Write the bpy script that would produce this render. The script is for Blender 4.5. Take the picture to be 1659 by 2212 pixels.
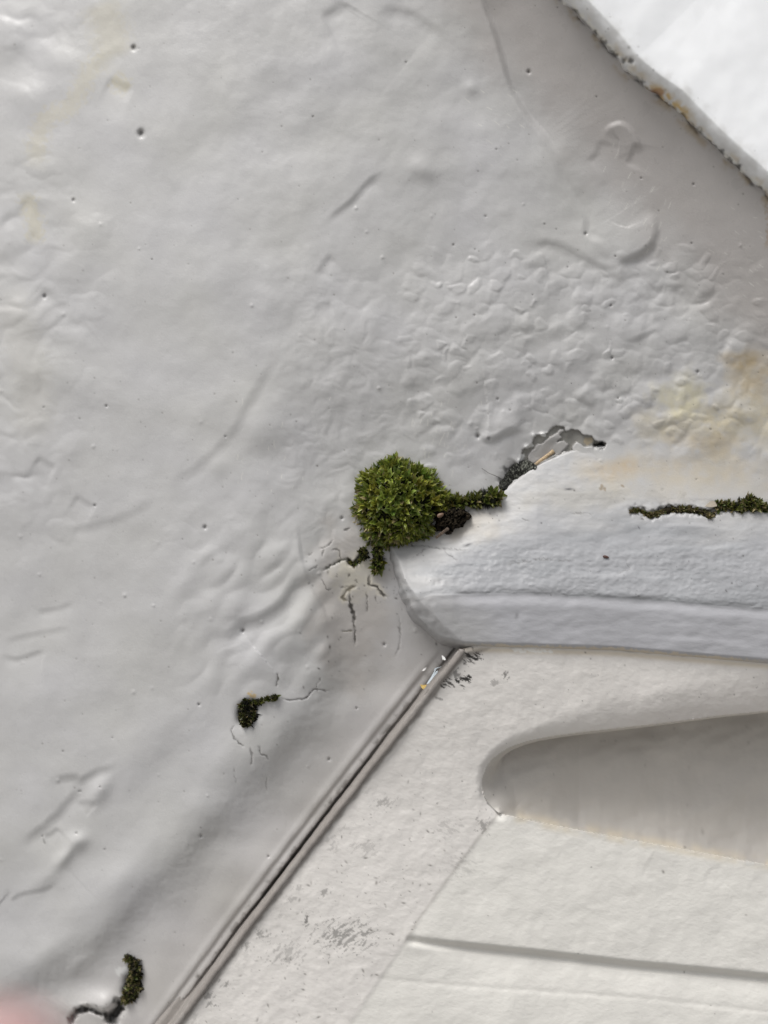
import bpy, math, random
import numpy as np
from mathutils import Vector

for o in list(bpy.data.objects):
    bpy.data.objects.remove(o)
scene = bpy.context.scene
COL = scene.collection
rng = np.random.default_rng(7)

# ------------------------------------------------------------------ camera, sky, sun
D = 0.25                       # distance from the lens to the wall, metres
S = 0.18 / 1659.0              # size of one photograph unit on the wall, metres
CU, CV = 829.5, 1106.0
cam_d = bpy.data.cameras.new('camera')
cam = bpy.data.objects.new('camera', cam_d)
COL.objects.link(cam)
cam.location = (0, -D, 0)
cam.rotation_euler = (math.radians(90), 0, 0)
cam_d.sensor_fit = 'HORIZONTAL'
cam_d.sensor_width = 36
cam_d.lens = 36 * D / 0.18
cam_d.clip_start = 0.002
cam_d.clip_end = 100
cam_d.dof.use_dof = True
cam_d.dof.focus_distance = D - 0.0025
cam_d.dof.aperture_fstop = 6.0
scene.camera = cam

w = bpy.data.worlds.new('World')
scene.world = w
w.use_nodes = True
nt = w.node_tree
SUN_EL, SUN_AZ = math.radians(58), math.radians(226)
sky = nt.nodes.new('ShaderNodeTexSky')
sky.sky_type = 'NISHITA'
sky.sun_disc = False
sky.sun_elevation = SUN_EL
sky.sun_rotation = SUN_AZ
sky.dust_density = 4.0
hs = nt.nodes.new('ShaderNodeHueSaturation')
hs.inputs['Saturation'].default_value = 0.22       # cloud-covered sky
nt.links.new(sky.outputs[0], hs.inputs['Color'])
bg = nt.nodes['Background']
bg.inputs[1].default_value = 0.085
nt.links.new(hs.outputs[0], bg.inputs[0])
sun_d = bpy.data.lights.new('sun', 'SUN')
sun_d.energy = 1.5
sun_d.angle = math.radians(28)
sun_d.color = (1.0, 0.98, 0.95)
sun = bpy.data.objects.new('sun', sun_d)
COL.objects.link(sun)
sdir = Vector((math.sin(SUN_AZ) * math.cos(SUN_EL), math.cos(SUN_AZ) * math.cos(SUN_EL), math.sin(SUN_EL)))
sun.rotation_euler = sdir.to_track_quat('Z', 'Y').to_euler()
sun.location = sdir * 3
scene.view_settings.view_transform = 'Standard'
scene.view_settings.look = 'None'
scene.view_settings.gamma = 1
scene.view_settings.exposure = 0.56

# ------------------------------------------------------------------ small helpers
def lin(r, g, b):
    f = lambda c: (c / 255 / 12.92) if c / 255 <= 0.04045 else ((c / 255 + 0.055) / 1.055) ** 2.4
    return np.array([f(r), f(g), f(b)])

def sst(a, b, x):
    t = np.clip((x - a) / (b - a), 0, 1)
    return t * t * (3 - 2 * t)

_perm = {}
def perlin(x, y, seed=0):
    if seed not in _perm:
        r = np.random.default_rng(1000 + seed)
        _perm[seed] = (r.permutation(512), r.uniform(0, 2 * np.pi, 512))
    p, ang = _perm[seed]
    xi = np.floor(x).astype(np.int64); yi = np.floor(y).astype(np.int64)
    xf = x - xi; yf = y - yi
    u = xf ** 3 * (xf * (xf * 6 - 15) + 10); v = yf ** 3 * (yf * (yf * 6 - 15) + 10)
    def g(ix, iy, dx, dy):
        a = ang[p[(p[ix & 511] + iy) & 511]]
        return np.cos(a) * dx + np.sin(a) * dy
    n00 = g(xi, yi, xf, yf); n10 = g(xi + 1, yi, xf - 1, yf)
    n01 = g(xi, yi + 1, xf, yf - 1); n11 = g(xi + 1, yi + 1, xf - 1, yf - 1)
    a = n00 + u * (n10 - n00); b = n01 + u * (n11 - n01)
    return (a + v * (b - a)) * 1.5

def fbm(x, y, scale, octv=3, seed=0, gain=0.5):
    r = 0; a = 1; s = 1.0 / scale
    for i in range(octv):
        r = r + a * perlin(x * s + 13.7 * i, y * s - 7.1 * i, seed + i)
        a *= gain; s *= 2.03
    return r

def cells(x, y, scale, seed=0):
    """smooth rounded cells: 1 at cell centre, falling to 0 in the seams"""
    x = x / scale; y = y / scale
    r = np.random.default_rng(500 + seed)
    jx = r.random((64, 64)); jy = r.random((64, 64))
    xi = np.floor(x).astype(int); yi = np.floor(y).astype(int)
    d1 = np.full(x.shape, 9.0); d2 = np.full(x.shape, 9.0)
    for i in (-1, 0, 1):
        for j in (-1, 0, 1):
            cx = xi + i; cy = yi + j
            dd = np.hypot(cx + jx[cx & 63, cy & 63] - x, cy + jy[cx & 63, cy & 63] - y)
            d2 = np.minimum(d2, np.maximum(d1, dd)); d1 = np.minimum(d1, dd)
    return d1, d2 - d1

def polydist(U, V, pts):
    pts = np.asarray(pts, float)
    seg = np.hypot(*(pts[1:] - pts[:-1]).T)
    tot = seg.sum(); acc = 0
    best = np.full(U.shape, 1e18); T = np.zeros(U.shape); SD = np.ones(U.shape)
    for i in range(len(seg)):
        ax, ay = pts[i]; bx, by = pts[i + 1]
        dx, dy = bx - ax, by - ay
        t = np.clip(((U - ax) * dx + (V - ay) * dy) / (seg[i] ** 2), 0, 1)
        d = (U - ax - t * dx) ** 2 + (V - ay - t * dy) ** 2
        m = d < best
        best = np.where(m, d, best)
        T = np.where(m, (acc + t * seg[i]) / tot, T)
        SD = np.where(m, np.sign(dx * (V - ay) - dy * (U - ax)), SD)
        acc += seg[i]
    return np.sqrt(best), T, SD

def inpoly(U, V, pts):
    r = np.zeros(U.shape, bool); n = len(pts)
    for i in range(n):
        x0, y0 = pts[i]; x1, y1 = pts[(i + 1) % n]
        if y0 == y1: continue
        c = ((y0 > V) != (y1 > V)) & (U < (x1 - x0) * (V - y0) / (y1 - y0) + x0)
        r ^= c
    return r

def smooth_line(pts, n=6):
    """Catmull-Rom resampling so that traced lines have no corners"""
    p = [np.array(q, float) for q in pts]
    p = [2 * p[0] - p[1]] + p + [2 * p[-1] - p[-2]]
    out = []
    for i in range(1, len(p) - 2):
        for k in range(n):
            t = k / n
            out.append(0.5 * (2 * p[i] + (p[i + 1] - p[i - 1]) * t + (2 * p[i - 1] - 5 * p[i] + 4 * p[i + 1] - p[i + 2]) * t * t
                              + (3 * p[i] - p[i - 1] - 3 * p[i + 1] + p[i + 2]) * t ** 3))
    out.append(p[-2])
    return np.array(out)

# detail maps were measured in several enlarged views of the wall; each has its own scale and corner
VIEWS = {'1': (.3208, 665.2, 898.0), '2': (.3384, 1097.6, 0), '3': (.3986, 997.8, 532.2), '4': (.4988, 831.5, 1164.1),
         '5': (.5012, 0, 1496.7), '6': (.5012, 0, 0), '7': (.5012, 0, 731.7), 'A': (.1604, 465.6, 1463.4),
         'B': (.2005, 798.2, 1297.1), 'C': (.1981, 1330.4, 1031.0), 'D': (.1604, 665.2, 1130.8),
         'E': (.2205, 997.8, 898.0), 'F': (.2005, 0, 1530.0), 'G': (.2245, 0, 1962.3), '0': (1, 0, 0)}
def R(k, *xy):
    s, a, b = VIEWS[k]
    return [(a + s * xy[i], b + s * xy[i + 1]) for i in range(0, len(xy), 2)]

def P(u, v, h):
    """point h millimetres in front of the wall's base plane"""
    k = (D - h * 1e-3) / D
    return np.stack([(u - CU) * S * k, -h * 1e-3 + 0 * u, (CV - v) * S * k], -1)

class Sheet:
    """a relief: heights in millimetres over the wall plane and a paint colour for every point"""
    def __init__(self, lo_u, hi_u, lo_v, hi_v, step, far):
        def axis(lo, hi, flo, fhi):
            a = np.arange(lo, hi + .1, step)
            def ext(x0, x1, sg):
                out = []; d = step
                x = x0
                while (x - x1) * sg < 0:
                    d *= 1.25; x += sg * d; out.append(x)
                return out
            b = ext(a[0], flo, -1)[::-1] if flo < lo else []
            c = ext(a[-1], fhi, 1) if fhi > hi else []
            return np.concatenate([b, a, c])
        self.us = axis(lo_u, hi_u, far[0], far[1]); self.vs = axis(lo_v, hi_v, far[2], far[3])
        self.U, self.V = np.meshgrid(self.us, self.vs)
        self.H = np.zeros(self.U.shape); self.C = np.zeros(self.U.shape + (3,))
    def win(self, pts, m):
        p = np.asarray(pts)
        i0, i1 = np.searchsorted(self.vs, [p[:, 1].min() - m, p[:, 1].max() + m])
        j0, j1 = np.searchsorted(self.us, [p[:, 0].min() - m, p[:, 0].max() + m])
        return slice(i0, i1), slice(j0, j1)
    def near(self, pts, m):
        w_ = self.win(pts, m)
        U, V = self.U[w_], self.V[w_]
        return w_, U, V, polydist(U, V, pts)
    def groove(self, pts, width, depth, taper=True, wob=0.0, seed=0, sm=True):
        if sm: pts = smooth_line(pts)
        w_, U, V, (d, t, s) = self.near(pts, width * 4)
        if d.size == 0: return
        if wob: d = np.abs(d * s + wob * fbm(U, V, 9, 2, 60 + seed))
        k = np.clip(np.minimum(t, 1 - t) * 7, 0.0, 1) ** .5 if taper else 1
        self.H[w_] -= depth * np.exp(-(d / width) ** 2) * k
    def step(self, pts, amp, edge, fall, sm=True, tap=4.0):
        """ground on the right-hand side of the line stands proud of the left"""
        if sm: pts = smooth_line(pts)
        w_, U, V, (d, t, s) = self.near(pts, fall * 4 + edge)
        if d.size == 0: return
        sd = d * s
        k = np.clip(np.minimum(t, 1 - t) * tap, 0, 1); k = k * k * (3 - 2 * k)
        self.H[w_] += amp * sst(-edge, edge, sd) * np.exp(-np.maximum(sd, 0) / fall) * k
    def bump(self, u, v, r, amp, el=1.0, ang=0.0):
        w_ = self.win([(u, v)], r * max(el, 1) * 3)
        x = self.U[w_] - u; y = self.V[w_] - v
        c, s = math.cos(ang), math.sin(ang)
        a = (x * c + y * s) / (r * el); b = (-x * s + y * c) / r
        self.H[w_] += amp * np.exp(-(a * a + b * b))
    def tint(self, pts, width, col, amount=1.0, wob=0.0, seed=0, taper=True, sm=True, soft=1.5, brk=0.0):
        if sm: pts = smooth_line(pts)
        w_, U, V, (d, t, s) = self.near(pts, width * 3 + 6)
        if d.size == 0: return
        d = np.abs(d * s + wob * fbm(U, V, 9, 2, 60 + seed)) if wob else d
        k = np.clip(np.minimum(t, 1 - t) * 7, 0.0, 1) if taper else 1
        if brk:
            n = fbm(U, V, 13, 2, 90 + seed % 20)
            amount = amount * np.clip(1 - brk * (n + .15), .15, 1); d = d * np.clip(1 + 1.1 * fbm(U, V, 17, 2, 70 + seed % 20), .5, 2.4)
        self.paint(w_, amount * k * (1 - sst(width / soft, width * soft, d)), col)
    def paint(self, w_, m, col):
        m = np.clip(m, 0, 1)[..., None]
        self.C[w_] = self.C[w_] * (1 - m) + np.asarray(col) * m
    def specks(self, n, inside, col, rmin=.8, rmax=2.2, seed=0, deep=0.0, el=1.0, amount=.9):
        r = np.random.default_rng(seed); c = 0; tries = 0
        while c < n and tries < n * 30:
            tries += 1
            u = r.uniform(-20, 1680); v = r.uniform(-20, 2230)
            if r.random() > inside(u, v): continue
            c += 1
            rad = rmin + (rmax - rmin) * r.random() ** 3
            w_ = self.win([(u, v)], rad * 3 * el + 3)
            if self.U[w_].size == 0: continue
            a = r.uniform(0, 3.14); ca, sa = math.cos(a), math.sin(a)
            x = self.U[w_] - u; y = self.V[w_] - v
            q = np.exp(-(((x * ca + y * sa) / (rad * el)) ** 2 + ((-x * sa + y * ca) / rad) ** 2))
            self.paint(w_, q * amount * r.uniform(.5, 1.1), col)
            if deep: self.H[w_] -= deep * rad * q
    def build(self, name, mat, parent=None, back=-90.0, albedo=.82):
        H = self.H
        self.C *= albedo
        co = P(self.U, self.V + getattr(self, 'dV', 0), H)
        nv, nu = H.shape
        ring = np.concatenate([np.stack([np.zeros(nu, int), np.arange(nu)], 1), np.stack([np.arange(1, nv), np.full(nv - 1, nu - 1)], 1),
                               np.stack([np.full(nu - 1, nv - 1), np.arange(nu - 2, -1, -1)], 1), np.stack([np.arange(nv - 2, 0, -1), np.zeros(nv - 2, int)], 1)])
        rid = ring[:, 0] * nu + ring[:, 1]
        rim = co.reshape(-1, 3)[rid].copy(); rim[:, 1] = -back * 1e-3
        allco = np.concatenate([co.reshape(-1, 3), rim])
        i = np.arange(nv * nu).reshape(nv, nu)
        q = np.stack([i[:-1, :-1], i[1:, :-1], i[1:, 1:], i[:-1, 1:]], -1).reshape(-1, 4)
        n0 = nv * nu; k = np.arange(len(rid)); k2 = (k + 1) % len(rid)
        q2 = np.stack([rid[k], rid[k2], n0 + k2, n0 + k], -1)
        cols = np.concatenate([self.C.reshape(-1, 3), self.C.reshape(-1, 3)[rid]])
        return raw_mesh(name, allco, [np.concatenate([q, q2])], mat, parent, cols)

def raw_mesh(name, co, faces, mat, parent=None, cols=None, smooth=True):
    me = bpy.data.meshes.new(name)
    co = np.asarray(co, np.float32)
    me.vertices.add(len(co)); me.vertices.foreach_set('co', co.ravel())
    loops = np.concatenate([f.ravel() for f in faces]).astype(np.int32)
    tot = np.concatenate([np.full(len(f), f.shape[1]) for f in faces]).astype(np.int32)
    st = np.concatenate([[0], np.cumsum(tot)[:-1]]).astype(np.int32)
    me.loops.add(len(loops)); me.loops.foreach_set('vertex_index', loops)
    me.polygons.add(len(tot)); me.polygons.foreach_set('loop_start', st)
    me.polygons.foreach_set('loop_total', tot)
    me.polygons.foreach_set('use_smooth', np.full(len(tot), smooth))
    if cols is not None:
        at = me.attributes.new('paint', 'FLOAT_COLOR', 'POINT')
        at.data.foreach_set('color', np.concatenate([cols, np.ones((len(cols), 1))], 1).astype(np.float32).ravel())
    me.update(calc_edges=True); me.validate()
    me.materials.append(mat)
    o = bpy.data.objects.new(name, me)
    COL.objects.link(o)
    if parent is not None: o.parent = parent
    return o

def tag(o, label, cat, group=None):
    o['label'] = label; o['category'] = cat
    if group: o['group'] = group
    return o

def empty(name, loc, label, cat, group=None):
    o = bpy.data.objects.new(name, None)
    o.empty_display_size = .005
    COL.objects.link(o)
    o.location = loc
    return tag(o, label, cat, group)

def adopt(child, parent):
    """parent a mesh whose vertices are in world space"""
    child.parent = parent
    child.matrix_parent_inverse.identity()
    child.location = -parent.location

# ------------------------------------------------------------------ materials
def paint_mat(name, rough=.42, rough_var=.15, bumps=((900, .10), (3200, .06)), mottle=.05, stretch=None, spec=.4):
    m = bpy.data.materials.new(name); m.use_nodes = True
    t = m.node_tree; N = t.nodes; L = t.links
    b = N['Principled BSDF']
    at = N.new('ShaderNodeAttribute'); at.attribute_name = 'paint'
    tc = N.new('ShaderNodeTexCoord')
    mp = N.new('ShaderNodeMapping'); L.new(tc.outputs['Object'], mp.inputs[0])
    if stretch: mp.inputs['Scale'].default_value = stretch[0]; mp.inputs['Rotation'].default_value = stretch[1]
    n1 = N.new('ShaderNodeTexNoise'); n1.inputs['Scale'].default_value = 120; n1.inputs['Detail'].default_value = 6
    L.new(tc.outputs['Object'], n1.inputs[0])
    mr = N.new('ShaderNodeMapRange'); mr.inputs[1].default_value = .3; mr.inputs[2].default_value = .7
    mr.inputs[3].default_value = 1 - mottle; mr.inputs[4].default_value = 1 + mottle
    L.new(n1.outputs[0], mr.inputs[0])
    mul = N.new('ShaderNodeVectorMath'); mul.operation = 'SCALE'
    L.new(at.outputs['Color'], mul.inputs[0]); L.new(mr.outputs[0], mul.inputs['Scale'])
    L.new(mul.outputs[0], b.inputs['Base Color'])
    n2 = N.new('ShaderNodeTexNoise'); n2.inputs['Scale'].default_value = 260; n2.inputs['Detail'].default_value = 4
    L.new(mp.outputs[0], n2.inputs[0])
    mr2 = N.new('ShaderNodeMapRange'); mr2.inputs[1].default_value = .3; mr2.inputs[2].default_value = .7
    mr2.inputs[3].default_value = rough - rough_var; mr2.inputs[4].default_value = rough + rough_var
    L.new(n2.outputs[0], mr2.inputs[0]); L.new(mr2.outputs[0], b.inputs['Roughness'])
    b.inputs['Specular IOR Level'].default_value = spec
    prev = None
    for sc, amt in bumps:
        n = N.new('ShaderNodeTexNoise'); n.inputs['Scale'].default_value = sc; n.inputs['Detail'].default_value = 3
        L.new(mp.outputs[0], n.inputs[0])
        bp = N.new('ShaderNodeBump'); bp.inputs['Strength'].default_value = 1.0
        bp.inputs['Distance'].default_value = amt * 1e-3
        L.new(n.outputs[0], bp.inputs['Height'])
        if prev: L.new(prev.outputs[0], bp.inputs['Normal'])
        prev = bp
    if prev: L.new(prev.outputs[0], b.inputs['Normal'])
    return m

def plain_mat(name, col, rough=.6, noise=.25, scale=900, bump=.1):
    m = bpy.data.materials.new(name); m.use_nodes = True
    t = m.node_tree; N = t.nodes; L = t.links; b = N['Principled BSDF']
    tc = N.new('ShaderNodeTexCoord'); n = N.new('ShaderNodeTexNoise')
    n.inputs['Scale'].default_value = scale; n.inputs['Detail'].default_value = 5
    L.new(tc.outputs['Object'], n.inputs[0])
    r = N.new('ShaderNodeValToRGB')
    r.color_ramp.elements[0].position = .3; r.color_ramp.elements[1].position = .7
    c = np.array(col)
    r.color_ramp.elements[0].color = (*np.clip(c * (1 - noise), 0, 1), 1); r.color_ramp.elements[1].color = (*np.clip(c * (1 + noise), 0, 1), 1)
    L.new(n.outputs[0], r.inputs[0]); L.new(r.outputs[0], b.inputs['Base Color'])
    bp = N.new('ShaderNodeBump'); bp.inputs['Strength'].default_value = 1; bp.inputs['Distance'].default_value = bump * 1e-3
    L.new(n.outputs[0], bp.inputs['Height']); L.new(bp.outputs[0], b.inputs['Normal'])
    b.inputs['Roughness'].default_value = rough
    return m

def leaf_mat(name, transl=.25):
    m = bpy.data.materials.new(name); m.use_nodes = True
    t = m.node_tree; N = t.nodes; L = t.links; b = N['Principled BSDF']
    at = N.new('ShaderNodeAttribute'); at.attribute_name = 'paint'
    L.new(at.outputs['Color'], b.inputs['Base Color'])
    b.inputs['Roughness'].default_value = .36; b.inputs['Specular IOR Level'].default_value = .5
    tr = N.new('ShaderNodeBsdfTranslucent'); L.new(at.outputs['Color'], tr.inputs[0])
    mx = N.new('ShaderNodeMixShader'); mx.inputs[0].default_value = transl
    L.new(b.outputs[0], mx.inputs[1]); L.new(tr.outputs[0], mx.inputs[2])
    L.new(mx.outputs[0], N['Material Output'].inputs[0])
    return m

M_wall = paint_mat('satin_wall_paint', .33, .12, ((700, .035), (2600, .03)), .03)
M_ledge = paint_mat('ledge_paint', .46, .12, ((500, .05), (1900, .05)), .03, ((.55, 1, 1), (0, 0, 0)))
M_door = paint_mat('matt_door_paint', .62, .1, ((420, .13), (1500, .07)), .03, ((.6, 1, 1), (0, math.radians(-35), 0)), .3)
M_sill = paint_mat('sill_paint', .5, .15, ((500, .03), (2200, .02)), .02)
M_leaf = leaf_mat('moss_leaf')
M_soil = paint_mat('crumbly_soil', .85, .1, ((1500, .35), (4000, .2)), .35, None, .2)

# ------------------------------------------------------------------ guiding lines (photograph units)
LINE_G = [(-6500, 11600), (110, 2560), (365, 2212), (520, 2000), (700, 1765), (840, 1585), (925, 1478), (985, 1400), (1060, 1372), (1300, 1376), (1659, 1400), (2200, 1450), (12000, 2000)]   # wall / door joint (door on the right-hand side)
LINE_CREASE = smooth_line([(640, 1120), (652, 1190), (668, 1260), (705, 1340), (716, 1410), (690, 1490), (640, 1570), (545, 1680), (440, 1800), (330, 1915), (200, 2040), (110, 2100), (0, 2160), (-140, 2240), (-900, 2900)])
LINE_SILL = [(-6500, -9000), (1120, -130), (1215, 0), (1268, 55), (1310, 100), (1350, 150), (1400, 192), (1450, 226), (1490, 268), (1530, 308), (1570, 345), (1610, 380), (1659, 425), (1780, 530), (12000, 9200)]
CRACK_TOP = smooth_line([(800, 1190), (850, 1175), (900, 1165), (950, 1140), (1000, 1105), (1050, 1082), (1085, 1060), (1120, 1032), (1160, 1003), (1200, 985), (1250, 968), (1300, 963)])

def ur_dist(U, V):                       # distance past the soft bend towards the sill, upper right
    return (U - 1150) * .74 - (V - 250) * .67

def wall_macro(U, V):
    t = np.clip(1 - U / 760, 0, 2.0); s_ = np.clip(1 - V / 950, 0, 2.0)
    h = -11 * t ** 1.7 - 6 * s_ ** 1.6 * np.clip(1.3 - U / 900, 0, 1.3)
    d = np.clip(ur_dist(U, V), -400, 420)
    h = h + .043 * (np.log1p(np.exp(d / 38)) * 38)
    h = h - 3.2 * sst(700, 1050, V) * sst(500, 850, U) * (1 - sst(1300, 1900, U))      # hollow towards the joint above the ledge
    return h

def ledge_lines(U, V):
    lip = np.interp(U, [800, 880, 930, 1131, 1380, 1659, 2400, 9000], [1312, 1302, 1286, 1283, 1296, 1319, 1385, 1900])
    top = np.interp(U, [770, 835, 880, 950, 1000, 1085, 1160, 1220, 1300, 1400, 1659, 9000], [1180, 1182, 1172, 1146, 1112, 1064, 1006, 985, 985, 1000, 1010, 1010])
    return lip + 1.5 * fbm(U, V * 0, 90, 2, 71), top

def ledge_base(U, V):
    """the ledge's sloping top"""
    lip, top = ledge_lines(U, V)
    return -2.6 + np.clip((V - top) / (lip - top), -.6, 1) * 9.2

# ================================================================== THE WALL
SH = Sheet(-24, 1684, -24, 2236, 2.0, (-9000, 9000, -8000, 10800))
U, V, H = SH.U, SH.V, SH.H
H += wall_macro(U, V)
inw = (U > -400) & (U < 2100) & (V > -400) & (V < 2700)
dC, tC, sC = polydist(np.clip(U, -1200, 3000), np.clip(V, -800, 3200), LINE_CREASE)
sdC = -dC * sC                           # positive towards the door
fadeC = sst(1190, 1500, V)
wob = 10 * fbm(U, V, 120, 2, 3)
sw = sdC + .5 * wob + 2 * fbm(U, V, 22, 2, 5)
sw = np.logaddexp(0, np.clip(sw + 4, -900, 900) / 10) * 10
H -= ((3.0 + .7 * fbm(U, V, 150, 2, 6)) * (1 - np.exp(-sw / 38)) + 1.5 * sst(-330, 10, sdC + wob) * sst(1250, 1750, V) + .3 * sst(120, 260, sdC)) * fadeC
H += .9 * np.exp(-((sdC + 55) / 60) ** 2) * fadeC * sst(1350, 1700, V)
dG, tG, sG = polydist(np.clip(U, -6400, 8000), np.clip(V, -6000, 11000), LINE_G)
sdG = dG * sG                            # positive inside the door opening
inF = sst(1380, 1480, V)
# caulked lip along the joint
H -= .3 * sst(-29, -20, sdG + 1.5 * fbm(U, V, 40, 2, 8)) * inF
H += .22 * np.exp(-((sdG + 33) / 9) ** 2) * inF
H += .2 * np.exp(-((sdG + 11) / 7) ** 2) * inF
H -= 64 * sst(-4, 6, sdG + 1.2 * fbm(U, V, 26, 3, 47))
dS, tS, sS = polydist(np.clip(U, -6000, 9000), np.clip(V, -8000, 9000), LINE_SILL)
sdS = -dS * sS                           # positive inside the sill
H -= 45 * sst(14, 60, sdS) + 90 * sst(60, 400, sdS)

near = sst(-300, -60, U) * sst(-300, -60, V) * 1.0
smoothF = 1 - .85 * sst(40, 120, sdC) * fadeC            # the caulk band is smoother
smoothUR = 1 - .6 * sst(-20, 120, ur_dist(U, V))
amp = smoothF * smoothUR
calm = 1 - .4 * (1 - sst(250, 700, U))
H += amp * (.5 * fbm(U, V, 230, 2, 11) + calm * (.2 * fbm(U, V, 85, 2, 14) + .035 * fbm(U, V, 26, 2, 17)))
# the field of soft cells at the right
zone = sst(840, 1020, U) * sst(500, 620, V) * (1 - sst(960, 1075, V)) * smoothUR
zone = zone * np.clip(.75 + .8 * fbm(U, V, 240, 2, 21), 0, 1.3)
wu = U + 26 * fbm(U, V, 70, 2, 23); wv = (V + 22 * fbm(U, V, 70, 2, 25)) * 1.35
def puffy(x, y, sc, seed):
    n = perlin(x / sc, y / sc, seed); return np.sqrt(n * n + .012)
H += zone * (.5 * puffy(wu, wv, 92, 61) + .12 * puffy(wu + 40, wv, 47, 63) - .25)
# overlapping blisters of thick paint
blob = np.zeros_like(H)
r_ = np.random.default_rng(77)
wx, wy = 12 * fbm(U, V, 48, 2, 81) + 2 * fbm(U, V, 16, 2, 85), 12 * fbm(U, V, 48, 2, 83) + 2 * fbm(U, V, 16, 2, 87)
def blisters(n, lo_u, hi_u, lo_v, hi_v, r0, r1, a0, a1):
    for k in range(n):
        u_, v_ = r_.uniform(lo_u, hi_u), r_.uniform(lo_v, hi_v)
        rr = r_.uniform(r0, r1); el = r_.uniform(1.0, 1.6); an = r_.normal() * .5 - .15; am = r_.uniform(a0, a1)
        w_ = SH.win([(u_, v_)], rr * el * 1.3 + 40)
        x = U[w_] - u_ + wx[w_]; y = V[w_] - v_ + wy[w_]
        c, q = math.cos(an), math.sin(an)
        dd = np.hypot((x * c + y * q) / (rr * el), (-x * q + y * c) / rr)
        blob[w_] = np.maximum(blob[w_], am * (1 - sst(.3, 1.22, dd)) * (1 - .35 * np.clip(y / rr, -1, 1)))
blisters(330, 870, 1680, 540, 1040, 9, 27, .2, .62)
blisters(30, 1020, 1540, 620, 960, 20, 40, .5, .95)
blisters(60, 560, 1000, 560, 1100, 16, 40, .06, .26)
blisters(36, -20, 240, 300, 1200, 30, 70, .12, .5)
blisters(26, 380, 740, 1090, 1560, 20, 50, .08, .35)
H += .5 * blob * smoothUR * (1 - sst(930, 1030, V) * sst(900, 1000, U))
zone2 = sst(250, 20, U) * sst(250, 500, V) * (1 - sst(1000, 1300, V)) + .6 * sst(350, 50, U) * sst(300, 50, V)
H += zone2 * (.6 * puffy(wu, wv, 110, 67) + .15 * puffy(wu, wv, 52, 69) - .25)
zone3 = sst(560, 700, U) * (1 - sst(820, 1000, U)) * sst(520, 700, V) * (1 - sst(1150, 1300, V))
H += zone3 * (.25 * puffy(wu, wv * .8, 60, 71) + .08 * puffy(wu, wv, 30, 73) - .1)
zone4 = sst(330, 520, U) * (1 - sst(680, 760, U)) * sst(1080, 1200, V) * (1 - sst(1420, 1560, V))
H += zone4 * (.8 * puffy((U + V) * .8, (V - U) * .45, 62, 75) - .25)

# the wall's coat runs on over the ledge at the right
lb = ledge_base(np.clip(U, 770, 9000), V) - .22
sm = np.logaddexp(H / 1.1, lb / 1.1) * 1.1
mrg = sst(1200, 1320, U) * sst(880, 960, V) * (1 - sst(1075, 1130, V))
H[:] = H * (1 - mrg) + sm * mrg
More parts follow.
